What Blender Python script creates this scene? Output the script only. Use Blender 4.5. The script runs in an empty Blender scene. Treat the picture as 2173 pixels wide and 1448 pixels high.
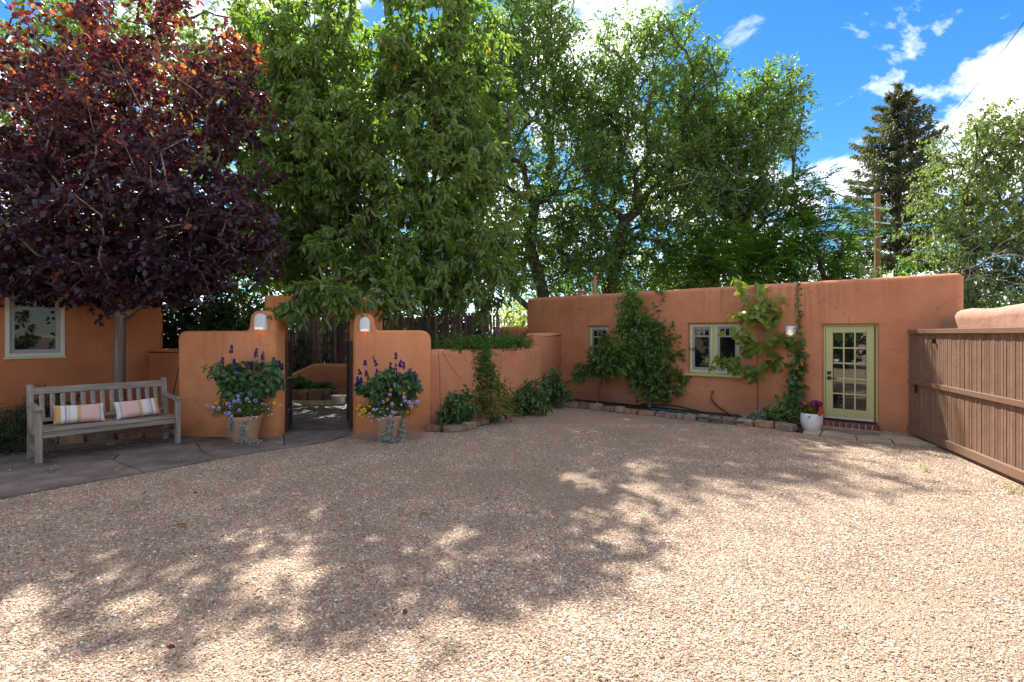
import bpy, bmesh, math, random
import numpy as np
from mathutils import Vector, Matrix, Euler

# ---------------------------------------------------------------- camera, sky, sun, exposure
SC = bpy.context.scene
COL = SC.collection
EYE = 1.85                      # camera height in metres
FPX, CXP, HYP = 1100.0, 1086.5, 710.0   # focal length, centre and horizon in photo pixels

cam_d = bpy.data.cameras.new('camera')
cam_d.sensor_width = 36.0
cam_d.lens = 36.0 * FPX / 2173.0
cam_d.shift_y = -(724.0 - HYP) / 2173.0
cam_d.clip_start = 0.05
cam_d.clip_end = 2000.0
cam = bpy.data.objects.new('camera', cam_d)
cam.location = (0, 0, EYE)
cam.rotation_euler = (math.radians(90), 0, 0)
COL.objects.link(cam)
SC.camera = cam

SUN = Vector((-0.19, 1.0, 1.15)).normalized()     # direction towards the sun: behind and to the left
sun_el = math.asin(SUN.z)
sun_az = math.atan2(SUN.x, SUN.y)                   # clockwise from +Y

world = bpy.data.worlds.new('World')
SC.world = world
world.use_nodes = True
wn, wl = world.node_tree.nodes, world.node_tree.links
wn.clear()
w_out = wn.new('ShaderNodeOutputWorld')
w_bg = wn.new('ShaderNodeBackground')
w_sky = wn.new('ShaderNodeTexSky')
w_sky.sky_type = 'NISHITA'
w_sky.sun_disc = False
w_sky.sun_elevation = sun_el
w_sky.sun_rotation = sun_az
w_sky.altitude = 2100
w_sky.air_density = 1.0
w_sky.dust_density = 0.3
w_sky.ozone_density = 3.0
w_bg.inputs['Strength'].default_value = 0.15
# fair-weather clouds: noise on a flat layer high above (direction divided by its height)
w_tc = wn.new('ShaderNodeTexCoord')
w_sep = wn.new('ShaderNodeSeparateXYZ')
wl.new(w_tc.outputs['Generated'], w_sep.inputs[0])
w_h = wn.new('ShaderNodeMath'); w_h.operation = 'ADD'; w_h.inputs[1].default_value = 0.45
wl.new(w_sep.outputs['Z'], w_h.inputs[0])
w_hm = wn.new('ShaderNodeMath'); w_hm.operation = 'MAXIMUM'; w_hm.inputs[1].default_value = 0.05
wl.new(w_h.outputs[0], w_hm.inputs[0])
w_div = wn.new('ShaderNodeVectorMath'); w_div.operation = 'DIVIDE'
wl.new(w_tc.outputs['Generated'], w_div.inputs[0])
w_cmb = wn.new('ShaderNodeCombineXYZ')
for k in range(3):
    wl.new(w_hm.outputs[0], w_cmb.inputs[k])
wl.new(w_cmb.outputs[0], w_div.inputs[1])
w_map = wn.new('ShaderNodeMapping')
w_map.inputs['Location'].default_value = (1.442, 0.156, 3.706)
w_map.inputs['Scale'].default_value = (1.0, 1.0, 0.0)
wl.new(w_div.outputs[0], w_map.inputs['Vector'])
w_no = wn.new('ShaderNodeTexNoise')
w_no.inputs['Scale'].default_value = 3.2
w_no.inputs['Detail'].default_value = 9.0
w_no.inputs['Roughness'].default_value = 0.6
w_no.inputs['Distortion'].default_value = 0.35
wl.new(w_map.outputs[0], w_no.inputs['Vector'])
w_cr = wn.new('ShaderNodeValToRGB')
w_cr.color_ramp.elements[0].position = 0.475
w_cr.color_ramp.elements[0].color = (0, 0, 0, 1)
w_cr.color_ramp.elements[1].position = 0.75
w_cr.color_ramp.elements[1].color = (1, 1, 1, 1)
wl.new(w_no.outputs['Fac'], w_cr.inputs[0])
w_mix = wn.new('ShaderNodeMixRGB')
w_mix.inputs['Color2'].default_value = (12.2, 10.9, 9.7, 1)
wl.new(w_cr.outputs[0], w_mix.inputs['Fac'])
w_hs = wn.new('ShaderNodeHueSaturation'); w_hs.inputs['Saturation'].default_value = 1.3; w_hs.inputs['Value'].default_value = 0.55
wl.new(w_sky.outputs[0], w_hs.inputs['Color'])
wl.new(w_hs.outputs[0], w_mix.inputs['Color1'])
wl.new(w_mix.outputs[0], w_bg.inputs['Color'])
wl.new(w_bg.outputs[0], w_out.inputs['Surface'])

sun_d = bpy.data.lights.new('sun', 'SUN')
sun_d.energy = 4.5
sun_d.angle = math.radians(0.53)
sun_d.color = (1.0, 0.97, 0.94)
sun = bpy.data.objects.new('sun', sun_d)
sun.rotation_euler = SUN.to_track_quat('Z', 'Y').to_euler()
sun.location = (-10, 30, 40)
COL.objects.link(sun)

SC.view_settings.view_transform = 'Standard'
SC.view_settings.look = 'None'
SC.view_settings.exposure = 1.5
SC.view_settings.gamma = 1.0
SC.view_settings.use_curve_mapping = False
try:
    SC.cycles.max_bounces = 6
    SC.cycles.transparent_max_bounces = 6
    SC.cycles.use_denoising = True
except Exception:
    pass

# ---------------------------------------------------------------- helpers
def gp(px, py, z=0.0):
    """point of the level z that photo pixel (px, py) looks at"""
    Y = FPX * (EYE - z) / (py - HYP)
    return ((px - CXP) / FPX * Y, Y, z)

def at(px, py, Y):
    return ((px - CXP) / FPX * Y, Y, EYE - (py - HYP) / FPX * Y)

def tag(o, label=None, cat=None, group=None, kind=None):
    if label: o['label'] = label
    if cat: o['category'] = cat
    if group: o['group'] = group
    if kind: o['kind'] = kind
    return o

def empty(name, loc=(0, 0, 0), rz=0.0, label=None, cat=None, group=None):
    o = bpy.data.objects.new(name, None)
    o.location = loc
    o.rotation_euler = (0, 0, rz)
    o.empty_display_size = 0.1
    COL.objects.link(o)
    return tag(o, label, cat, group)

def link(name, me, mat=None, parent=None, loc=None, rot=None, scale=None):
    o = bpy.data.objects.new(name, me)
    if mat is not None and not me.materials:
        me.materials.append(mat)
    if loc is not None: o.location = loc
    if rot is not None: o.rotation_euler = rot
    if scale is not None: o.scale = scale
    if parent is not None: o.parent = parent
    COL.objects.link(o)
    return o

def sharp(me, ang=38):
    me.polygons.foreach_set('use_smooth', [True] * len(me.polygons))
    me.set_sharp_from_angle(angle=math.radians(ang))
    return me

class MB:
    """collects simple shapes; mesh() returns one mesh"""
    def __init__(s):
        s.v, s.f = [], []
    def add(s, verts, faces):
        n = len(s.v)
        s.v += [tuple(p) for p in verts]
        s.f += [tuple(i + n for i in f) for f in faces]
        return s
    def box(s, x0, x1, y0, y1, z0, z1):
        v = [(x0, y0, z0), (x1, y0, z0), (x1, y1, z0), (x0, y1, z0), (x0, y0, z1), (x1, y0, z1), (x1, y1, z1), (x0, y1, z1)]
        f = [(0, 3, 2, 1), (4, 5, 6, 7), (0, 1, 5, 4), (1, 2, 6, 5), (2, 3, 7, 6), (3, 0, 4, 7)]
        return s.add(v, f)
    def rbox(s, x0, x1, y0, y1, z0, z1, b=0.006, seg=2, mat=None):
        bm = bmesh.new()
        bmesh.ops.create_cube(bm, size=1.0)
        for v in bm.verts:
            v.co = Vector(((x0 + x1) / 2 + v.co.x * (x1 - x0), (y0 + y1) / 2 + v.co.y * (y1 - y0), (z0 + z1) / 2 + v.co.z * (z1 - z0)))
        bmesh.ops.bevel(bm, geom=bm.edges[:], offset=b, segments=seg, affect='EDGES', profile=0.5)
        if mat is not None:
            bm.transform(mat)
        bm.verts.index_update()
        s.add([v.co[:] for v in bm.verts], [[v.index for v in f.verts] for f in bm.faces])
        bm.free()
        return s
    def tube(s, pts, rad, n=6, cap=True):
        pts = [Vector(p) for p in pts]
        if not hasattr(rad, '__len__'):
            rad = [rad] * len(pts)
        base = len(s.v)
        prev = None
        for i, p in enumerate(pts):
            t = (pts[min(i + 1, len(pts) - 1)] - pts[max(i - 1, 0)])
            t = t.normalized() if t.length > 1e-9 else Vector((0, 0, 1))
            if prev is None:
                a = Vector((0, 0, 1)) if abs(t.z) < 0.9 else Vector((1, 0, 0))
                u = t.cross(a).normalized()
            else:
                u = (prev - t * prev.dot(t))
                u = u.normalized() if u.length > 1e-6 else t.orthogonal().normalized()
            prev = u
            w = t.cross(u)
            for k in range(n):
                a = 2 * math.pi * k / n
                s.v.append(tuple(p + (u * math.cos(a) + w * math.sin(a)) * rad[i]))
        for i in range(len(pts) - 1):
            for k in range(n):
                a, b = base + i * n + k, base + i * n + (k + 1) % n
                s.f.append((a, b, b + n, a + n))
        if cap:
            s.f.append(tuple(base + k for k in range(n))[::-1])
            s.f.append(tuple(base + (len(pts) - 1) * n + k for k in range(n)))
        return s
    def lathe(s, prof, n=28, c=(0, 0), a0=0.0, a1=2 * math.pi):
        base = len(s.v)
        full = abs(a1 - a0 - 2 * math.pi) < 1e-6
        m = n if full else n + 1
        for r, z in prof:
            for k in range(m):
                a = a0 + (a1 - a0) * k / n
                s.v.append((c[0] + r * math.cos(a), c[1] + r * math.sin(a), z))
        for i in range(len(prof) - 1):
            for k in range(n):
                a, b = base + i * m + k, base + i * m + (k + 1) % m
                s.f.append((a, b, b + m, a + m))
        return s
    def prism(s, poly, z0, z1):
        n = len(poly)
        v = [(x, y, z0) for x, y in poly] + [(x, y, z1) for x, y in poly]
        f = [tuple(range(n))[::-1], tuple(range(n, 2 * n))] + [(i, (i + 1) % n, (i + 1) % n + n, i + n) for i in range(n)]
        return s.add(v, f)
    def mesh(s, name='mesh', smooth=None):
        me = bpy.data.meshes.new(name)
        me.from_pydata(s.v, [], s.f)
        me.validate()
        if smooth:
            sharp(me, smooth)
        me.update()
        return me
    def build(s, name, mat, parent=None, loc=None, rot=None, smooth=None):
        return link(name, s.mesh(name, smooth), mat, parent, loc, rot)

def fix_normals(me):
    bm = bmesh.new(); bm.from_mesh(me)
    bmesh.ops.recalc_face_normals(bm, faces=bm.faces[:])
    bm.to_mesh(me); bm.free()
    return me

# ---------------------------------------------------------------- materials
def nodes_of(name):
    m = bpy.data.materials.new(name)
    m.use_nodes = True
    nt = m.node_tree
    return m, nt, nt.nodes, nt.links, nt.nodes['Principled BSDF']

def plain(name, col, rough=0.6, spec=0.4, metal=0.0, var=0.12, scale=14.0, bump=0.0, bscale=60.0):
    """one colour with soft mottling and fine relief"""
    m, nt, N, L, P = nodes_of(name)
    tc = N.new('ShaderNodeTexCoord')
    no = N.new('ShaderNodeTexNoise'); no.inputs['Scale'].default_value = scale; no.inputs['Detail'].default_value = 5
    L.new(tc.outputs['Object'], no.inputs['Vector'])
    mx = N.new('ShaderNodeMixRGB')
    mx.inputs['Color1'].default_value = (*[c * (1 - var) for c in col], 1)
    mx.inputs['Color2'].default_value = (*[min(1, c * (1 + var)) for c in col], 1)
    L.new(no.outputs['Fac'], mx.inputs['Fac'])
    L.new(mx.outputs[0], P.inputs['Base Color'])
    P.inputs['Roughness'].default_value = rough
    P.inputs['Specular IOR Level'].default_value = spec
    P.inputs['Metallic'].default_value = metal
    if bump:
        n2 = N.new('ShaderNodeTexNoise'); n2.inputs['Scale'].default_value = bscale; n2.inputs['Detail'].default_value = 4
        L.new(tc.outputs['Object'], n2.inputs['Vector'])
        bp = N.new('ShaderNodeBump'); bp.inputs['Strength'].default_value = bump; bp.inputs['Distance'].default_value = 0.02
        L.new(n2.outputs['Fac'], bp.inputs['Height'])
        L.new(bp.outputs[0], P.inputs['Normal'])
    return m

def stucco(name, col, top=2.9, stain=0.5, streak=0.9):
    """hand-trowelled adobe plaster: mottling, weathering streaks that run down from the wall top"""
    m, nt, N, L, P = nodes_of(name)
    g = N.new('ShaderNodeNewGeometry')
    n1 = N.new('ShaderNodeTexNoise'); n1.inputs['Scale'].default_value = 0.9; n1.inputs['Detail'].default_value = 8; n1.inputs['Roughness'].default_value = 0.68
    L.new(g.outputs['Position'], n1.inputs['Vector'])
    r1 = N.new('ShaderNodeValToRGB')
    r1.color_ramp.elements[0].position = 0.3; r1.color_ramp.elements[0].color = (col[0] * .80, col[1] * .75, col[2] * .72, 1)
    r1.color_ramp.elements[1].position = 0.72; r1.color_ramp.elements[1].color = (min(1, col[0] * 1.13), col[1] * 1.16, col[2] * 1.2, 1)
    L.new(n1.outputs['Fac'], r1.inputs[0])
    mp = N.new('ShaderNodeMapping'); mp.inputs['Scale'].default_value = (9, 9, 0.28)
    L.new(g.outputs['Position'], mp.inputs['Vector'])
    n2 = N.new('ShaderNodeTexNoise'); n2.inputs['Scale'].default_value = 1.6; n2.inputs['Detail'].default_value = 5; n2.inputs['Roughness'].default_value = 0.65
    L.new(mp.outputs[0], n2.inputs['Vector'])
    r2 = N.new('ShaderNodeValToRGB'); r2.color_ramp.elements[0].position = 0.47; r2.color_ramp.elements[1].position = 0.72
    L.new(n2.outputs['Fac'], r2.inputs[0])
    n3 = N.new('ShaderNodeTexNoise'); n3.inputs['Scale'].default_value = 0.55; n3.inputs['Detail'].default_value = 3
    L.new(g.outputs['Position'], n3.inputs['Vector'])
    sp = N.new('ShaderNodeSeparateXYZ'); L.new(g.outputs['Position'], sp.inputs[0])
    mr = N.new('ShaderNodeMapRange'); mr.inputs['From Min'].default_value = top - streak; mr.inputs['From Max'].default_value = top
    L.new(sp.outputs['Z'], mr.inputs['Value'])
    m1 = N.new('ShaderNodeMath'); m1.operation = 'MULTIPLY'
    L.new(r2.outputs[0], m1.inputs[0]); L.new(mr.outputs[0], m1.inputs[1])
    r3 = N.new('ShaderNodeValToRGB'); r3.color_ramp.elements[0].position = 0.42; r3.color_ramp.elements[1].position = 0.62
    L.new(n3.outputs['Fac'], r3.inputs[0])
    m2 = N.new('ShaderNodeMath'); m2.operation = 'MULTIPLY'
    L.new(m1.outputs[0], m2.inputs[0]); L.new(r3.outputs[0], m2.inputs[1])
    m3 = N.new('ShaderNodeMath'); m3.operation = 'MULTIPLY'; m3.inputs[1].default_value = stain
    L.new(m2.outputs[0], m3.inputs[0])
    mx = N.new('ShaderNodeMixRGB'); mx.inputs['Color2'].default_value = (0.055, 0.036, 0.028, 1)
    L.new(m3.outputs[0], mx.inputs['Fac']); L.new(r1.outputs[0], mx.inputs['Color1'])
    # rain splash at the foot of the wall, its edge broken up by noise
    mrb = N.new('ShaderNodeMapRange'); mrb.inputs['From Min'].default_value = 0.34; mrb.inputs['From Max'].default_value = 0.0
    nb = N.new('ShaderNodeTexNoise'); nb.inputs['Scale'].default_value = 5.0; nb.inputs['Detail'].default_value = 6
    L.new(g.outputs['Position'], nb.inputs['Vector'])
    ab = N.new('ShaderNodeMath'); ab.operation = 'MULTIPLY_ADD'; ab.inputs[1].default_value = 0.5; ab.inputs[2].default_value = -0.25
    L.new(nb.outputs['Fac'], ab.inputs[0])
    sb_ = N.new('ShaderNodeMath'); sb_.operation = 'ADD'
    L.new(sp.outputs['Z'], sb_.inputs[0]); L.new(ab.outputs[0], sb_.inputs[1]); L.new(sb_.outputs[0], mrb.inputs['Value'])
    kb_ = N.new('ShaderNodeMath'); kb_.operation = 'MULTIPLY'; kb_.inputs[1].default_value = 0.38
    L.new(mrb.outputs[0], kb_.inputs[0])
    mx2 = N.new('ShaderNodeMixRGB'); mx2.inputs['Color2'].default_value = (0.20, 0.12, 0.08, 1)
    L.new(kb_.outputs[0], mx2.inputs['Fac']); L.new(mx.outputs[0], mx2.inputs['Color1'])
    # hairline cracks
    vc = N.new('ShaderNodeTexVoronoi'); vc.feature = 'DISTANCE_TO_EDGE'; vc.inputs['Scale'].default_value = 0.42
    nd = N.new('ShaderNodeTexNoise'); nd.inputs['Scale'].default_value = 2.2; nd.inputs['Detail'].default_value = 5
    L.new(g.outputs['Position'], nd.inputs['Vector'])
    va = N.new('ShaderNodeVectorMath'); va.operation = 'MULTIPLY_ADD'; va.inputs[1].default_value = (.9, .9, .9)
    L.new(nd.outputs['Color'], va.inputs[0]); L.new(g.outputs['Position'], va.inputs[2]); L.new(va.outputs[0], vc.inputs['Vector'])
    lt = N.new('ShaderNodeMath'); lt.operation = 'LESS_THAN'; lt.inputs[1].default_value = 0.0022
    L.new(vc.outputs['Distance'], lt.inputs[0])
    lk = N.new('ShaderNodeMath'); lk.operation = 'MULTIPLY'; lk.inputs[1].default_value = 0.35
    L.new(lt.outputs[0], lk.inputs[0])
    mx3 = N.new('ShaderNodeMixRGB'); mx3.inputs['Color2'].default_value = (0.16, 0.09, 0.06, 1)
    L.new(lk.outputs[0], mx3.inputs['Fac']); L.new(mx2.outputs[0], mx3.inputs['Color1'])
    L.new(mx3.outputs[0], P.inputs['Base Color'])
    P.inputs['Roughness'].default_value = 0.88
    P.inputs['Specular IOR Level'].default_value = 0.18
    n4 = N.new('ShaderNodeTexNoise'); n4.inputs['Scale'].default_value = 38; n4.inputs['Detail'].default_value = 6
    L.new(g.outputs['Position'], n4.inputs['Vector'])
    n5 = N.new('ShaderNodeTexNoise'); n5.inputs['Scale'].default_value = 2.4; n5.inputs['Detail'].default_value = 3
    L.new(g.outputs['Position'], n5.inputs['Vector'])
    b1 = N.new('ShaderNodeBump'); b1.inputs['Strength'].default_value = 0.35; b1.inputs['Distance'].default_value = 0.008
    L.new(n4.outputs['Fac'], b1.inputs['Height'])
    b2 = N.new('ShaderNodeBump'); b2.inputs['Strength'].default_value = 0.5; b2.inputs['Distance'].default_value = 0.07
    L.new(n5.outputs['Fac'], b2.inputs['Height']); L.new(b1.outputs[0], b2.inputs['Normal'])
    L.new(b2.outputs[0], P.inputs['Normal'])
    return m

def wood(name, c1, c2, axis=0, rough=0.75, scale=1.0, bump=0.25):
    m, nt, N, L, P = nodes_of(name)
    tc = N.new('ShaderNodeTexCoord')
    mp = N.new('ShaderNodeMapping')
    s = [34 * scale] * 3; s[axis] = 2.2 * scale
    mp.inputs['Scale'].default_value = s
    L.new(tc.outputs['Object'], mp.inputs['Vector'])
    no = N.new('ShaderNodeTexNoise'); no.inputs['Scale'].default_value = 1.0; no.inputs['Detail'].default_value = 7; no.inputs['Roughness'].default_value = 0.65
    L.new(mp.outputs[0], no.inputs['Vector'])
    r = N.new('ShaderNodeValToRGB')
    r.color_ramp.elements[0].position = 0.3; r.color_ramp.elements[0].color = (*c1, 1)
    r.color_ramp.elements[1].position = 0.7; r.color_ramp.elements[1].color = (*c2, 1)
    L.new(no.outputs['Fac'], r.inputs[0])
    L.new(r.outputs[0], P.inputs['Base Color'])
    P.inputs['Roughness'].default_value = rough
    P.inputs['Specular IOR Level'].default_value = 0.25
    bp = N.new('ShaderNodeBump'); bp.inputs['Strength'].default_value = bump; bp.inputs['Distance'].default_value = 0.006
    L.new(no.outputs['Fac'], bp.inputs['Height']); L.new(bp.outputs[0], P.inputs['Normal'])
    return m

def leafy(name, cols, trans, amount=0.38, rough=0.42, spec=0.45):
    """leaf blade: surface colour by the leaf's own tint, light passing through in another colour"""
    m, nt, N, L, P = nodes_of(name)
    at_ = N.new('ShaderNodeAttribute'); at_.attribute_name = 'tint'
    r = N.new('ShaderNodeValToRGB')
    e = r.color_ramp.elements
    e[0].position = 0.0; e[0].color = (*cols[0], 1)
    e[1].position = 1.0; e[1].color = (*cols[-1], 1)
    for i, c in enumerate(cols[1:-1]):
        x = e.new((i + 1) / (len(cols) - 1)); x.color = (*c, 1)
    L.new(at_.outputs['Fac'], r.inputs[0])
    L.new(r.outputs[0], P.inputs['Base Color'])
    P.inputs['Roughness'].default_value = rough
    P.inputs['Specular IOR Level'].default_value = spec
    r2 = N.new('ShaderNodeValToRGB')
    e = r2.color_ramp.elements
    e[0].position = 0.0; e[0].color = (*trans[0], 1)
    e[1].position = 1.0; e[1].color = (*trans[-1], 1)
    for i, c in enumerate(trans[1:-1]):
        x = e.new((i + 1) / (len(trans) - 1)); x.color = (*c, 1)
    L.new(at_.outputs['Fac'], r2.inputs[0])
    T = N.new('ShaderNodeBsdfTranslucent'); L.new(r2.outputs[0], T.inputs['Color'])
    mx = N.new('ShaderNodeMixShader'); mx.inputs['Fac'].default_value = amount
    L.new(P.outputs[0], mx.inputs[1]); L.new(T.outputs[0], mx.inputs[2])
    L.new(mx.outputs[0], nt.nodes['Material Output'].inputs['Surface'])
    return m

def glow(name, col, strength):
    m, nt, N, L, P = nodes_of(name)
    P.inputs['Base Color'].default_value = (*col, 1)
    P.inputs['Emission Color'].default_value = (*col, 1)
    P.inputs['Emission Strength'].default_value = strength
    return m

def by_random(name, cols, rough=0.8, bump=0.3, bscale=30, spec=0.25, noise=0.25, nscale=8):
    """stones and poles: every piece takes its own colour of the range"""
    m, nt, N, L, P = nodes_of(name)
    oi = N.new('ShaderNodeObjectInfo')
    r = N.new('ShaderNodeValToRGB')
    e = r.color_ramp.elements
    e[0].position = 0.0; e[0].color = (*cols[0], 1)
    e[1].position = 1.0; e[1].color = (*cols[-1], 1)
    for i, c in enumerate(cols[1:-1]):
        x = e.new((i + 1) / (len(cols) - 1)); x.color = (*c, 1)
    L.new(oi.outputs['Random'], r.inputs[0])
    g = N.new('ShaderNodeNewGeometry')
    no = N.new('ShaderNodeTexNoise'); no.inputs['Scale'].default_value = nscale; no.inputs['Detail'].default_value = 7; no.inputs['Roughness'].default_value = 0.65
    L.new(g.outputs['Position'], no.inputs['Vector'])
    mr = N.new('ShaderNodeMapRange'); mr.inputs['From Min'].default_value = 0.3; mr.inputs['From Max'].default_value = 0.7
    mr.inputs['To Min'].default_value = 1 - noise; mr.inputs['To Max'].default_value = 1 + noise
    L.new(no.outputs['Fac'], mr.inputs['Value'])
    mu = N.new('ShaderNodeVectorMath'); mu.operation = 'SCALE'
    L.new(r.outputs[0], mu.inputs[0]); L.new(mr.outputs[0], mu.inputs['Scale'])
    L.new(mu.outputs[0], P.inputs['Base Color'])
    P.inputs['Roughness'].default_value = rough
    P.inputs['Specular IOR Level'].default_value = spec
    n2 = N.new('ShaderNodeTexNoise'); n2.inputs['Scale'].default_value = bscale; n2.inputs['Detail'].default_value = 6
    L.new(g.outputs['Position'], n2.inputs['Vector'])
    bp = N.new('ShaderNodeBump'); bp.inputs['Strength'].default_value = bump; bp.inputs['Distance'].default_value = 0.02
    L.new(n2.outputs['Fac'], bp.inputs['Height']); L.new(bp.outputs[0], P.inputs['Normal'])
    return m

def glass(name):
    m, nt, N, L, P = nodes_of(name)
    no = N.new('ShaderNodeTexNoise'); no.inputs['Scale'].default_value = 2.0
    r = N.new('ShaderNodeValToRGB')
    r.color_ramp.elements[0].color = (0.006, 0.006, 0.006, 1); r.color_ramp.elements[1].color = (0.014, 0.013, 0.012, 1)
    L.new(no.outputs['Fac'], r.inputs[0]); L.new(r.outputs[0], P.inputs['Base Color'])
    P.inputs['Roughness'].default_value = 0.015
    P.inputs['IOR'].default_value = 1.52
    P.inputs['Specular IOR Level'].default_value = 0.38
    return m

M = {}
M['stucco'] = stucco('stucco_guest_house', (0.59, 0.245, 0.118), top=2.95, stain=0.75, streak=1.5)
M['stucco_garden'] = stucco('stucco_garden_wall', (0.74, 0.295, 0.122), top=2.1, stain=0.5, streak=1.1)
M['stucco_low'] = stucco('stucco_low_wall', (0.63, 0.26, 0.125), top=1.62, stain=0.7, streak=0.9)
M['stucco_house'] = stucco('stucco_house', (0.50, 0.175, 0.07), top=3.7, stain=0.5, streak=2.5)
M['coping'] = stucco('stucco_coping', (0.48, 0.26, 0.17), top=2.4, stain=0.4, streak=0.8)
M['sage_paint'] = plain('sage_green_paint', (0.50, 0.49, 0.21), 0.42, 0.4, var=0.05, bump=0.06)
M['white_paint'] = plain('white_paint', (0.70, 0.66, 0.56), 0.45, 0.4, var=0.05)
M['cream'] = plain('cream_paint', (0.60, 0.53, 0.41), 0.5, 0.35, var=0.06)
M['sash'] = plain('taupe_sash', (0.33, 0.30, 0.26), 0.5, 0.35, var=0.06)
M['glass'] = glass('dark_window_glass')
M['door_glass'] = glass('reflective_door_glass')
M['door_glass'].node_tree.nodes['Principled BSDF'].inputs['IOR'].default_value = 2.1
M['door_glass'].node_tree.nodes['Principled BSDF'].inputs['Specular IOR Level'].default_value = 0.5
M['gate_paint'] = plain('brown_gate_paint', (0.205, 0.118, 0.074), 0.42, 0.45, var=0.10, scale=5, bump=0.12, bscale=25)
M['slat'] = by_random('brown_painted_slat', [(0.185, 0.104, 0.063), (0.215, 0.124, 0.078), (0.25, 0.147, 0.095)], 0.5, 0.35, 18, spec=0.35, noise=0.18, nscale=5)
M['iron'] = plain('dark_iron', (0.045, 0.026, 0.02), 0.5, 0.5, var=0.2)
M['black'] = plain('black_metal', (0.012, 0.012, 0.012), 0.35, 0.5, var=0.1)
M['bench_x'] = wood('weathered_teak_lengthwise', (0.15, 0.12, 0.092), (0.42, 0.355, 0.285), 0)
M['bench_y'] = wood('weathered_teak_crosswise', (0.15, 0.12, 0.092), (0.42, 0.355, 0.285), 1)
M['bench_z'] = wood('weathered_teak_upright', (0.16, 0.128, 0.098), (0.43, 0.365, 0.295), 2)
M['pole'] = by_random('peeled_fence_pole', [(0.12, 0.082, 0.06), (0.22, 0.155, 0.115), (0.34, 0.25, 0.185)], 0.85, 0.5, 40, noise=0.4, nscale=14)
M['flag'] = by_random('flagstone', [(0.165, 0.132, 0.108), (0.21, 0.168, 0.132), (0.14, 0.12, 0.104), (0.25, 0.195, 0.15)], 0.72, 0.7, 9, noise=0.5, nscale=2.2)
M['flag_tan'] = by_random('sandstone_paving', [(0.40, 0.31, 0.215), (0.46, 0.36, 0.25), (0.36, 0.28, 0.2)], 0.75, 0.4, 16, noise=0.28, nscale=3.5)
M['rock'] = by_random('sandstone_edging', [(0.22, 0.12, 0.08), (0.36, 0.20, 0.12), (0.20, 0.165, 0.135), (0.42, 0.27, 0.165), (0.30, 0.155, 0.095)], 0.85, 0.8, 22, noise=0.4, nscale=9)
M['brick'] = by_random('red_brick', [(0.20, 0.065, 0.045), (0.26, 0.09, 0.06)], 0.8, 0.4, 50)
M['mortar'] = plain('mortar', (0.45, 0.42, 0.37), 0.9, 0.1, var=0.15)
M['soil'] = plain('garden_soil', (0.055, 0.038, 0.028), 0.95, 0.1, var=0.5, scale=9, bump=0.9, bscale=25)
M['terracotta'] = plain('terracotta', (0.46, 0.285, 0.175), 0.78, 0.2, var=0.28, scale=7, bump=0.12, bscale=40)
M['white_ceramic'] = plain('white_ceramic', (0.74, 0.73, 0.71), 0.35, 0.5, var=0.03)
M['bark'] = wood('grey_bark', (0.13, 0.092, 0.066), (0.30, 0.225, 0.165), 2, 0.9, 0.45, 0.8)
M['bark_dark'] = wood('dark_bark', (0.035, 0.027, 0.021), (0.115, 0.088, 0.066), 2, 0.95, 0.35, 0.9)
M['twig'] = plain('pale_twig', (0.28, 0.24, 0.19), 0.85, 0.2, var=0.25)
M['stem'] = plain('green_stem', (0.10, 0.13, 0.04), 0.6, 0.3, var=0.2)
M['red_stem'] = plain('reddish_stem', (0.19, 0.105, 0.085), 0.7, 0.3, var=0.3, scale=20)
M['pole_wood'] = wood('utility_pole_wood', (0.20, 0.095, 0.04), (0.40, 0.21, 0.10), 2, 0.85, 0.3)
M['steel'] = plain('galvanised_steel', (0.42, 0.44, 0.46), 0.4, 0.5, metal=0.7, var=0.1)
M['hose'] = plain('blue_green_hose', (0.03, 0.10, 0.12), 0.4, 0.5, var=0.2)
M['hose_dark'] = plain('dark_green_hose', (0.018, 0.05, 0.045), 0.4, 0.5, var=0.2)
M['brass'] = plain('aged_brass', (0.34, 0.22, 0.09), 0.4, 0.5, metal=0.8, var=0.2)
M['wire'] = plain('black_wire', (0.02, 0.02, 0.02), 0.6, 0.3)
M['vent'] = plain('painted_vent_pipe', (0.42, 0.22, 0.14), 0.6, 0.3)
G = lambda *a: a
M['leaf_purple'] = leafy('purple_leaf', [(0.036, 0.02, 0.036), (0.055, 0.028, 0.048), (0.075, 0.03, 0.042), (0.22, 0.07, 0.03)],
                         [(0.07, 0.012, 0.022), (0.11, 0.016, 0.022), (0.26, 0.035, 0.02), (0.9, 0.26, 0.05)], 0.42, 0.34, 0.6)
M['leaf_cherry'] = leafy('cherry_leaf', [(0.07, 0.13, 0.028), (0.135, 0.195, 0.048), (0.27, 0.31, 0.13), (0.62, 0.34, 0.03)],  # pale olive tint stands in for glossy sky highlights
                         [(0.17, 0.38, 0.025), (0.26, 0.48, 0.035), (0.42, 0.58, 0.06), (0.8, 0.45, 0.03)], 0.42, 0.34, 0.55)
M['leaf_elm'] = leafy('elm_leaf', [(0.05, 0.105, 0.028), (0.085, 0.155, 0.045), (0.15, 0.235, 0.075)],
                      [(0.16, 0.33, 0.03), (0.26, 0.45, 0.05), (0.39, 0.57, 0.07)], 0.44, 0.42, 0.5)
M['leaf_pale'] = leafy('pale_elm_leaf', [(0.075, 0.12, 0.04), (0.12, 0.17, 0.055), (0.18, 0.22, 0.08)],
                       [(0.18, 0.30, 0.04), (0.28, 0.40, 0.05), (0.42, 0.50, 0.08)], 0.42, 0.42, 0.5)
M['leaf_bright'] = leafy('bright_leaf', [(0.09, 0.15, 0.02), (0.14, 0.21, 0.03), (0.20, 0.26, 0.035)],
                         [(0.32, 0.46, 0.03), (0.45, 0.56, 0.05), (0.62, 0.62, 0.07)], 0.5)
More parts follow.
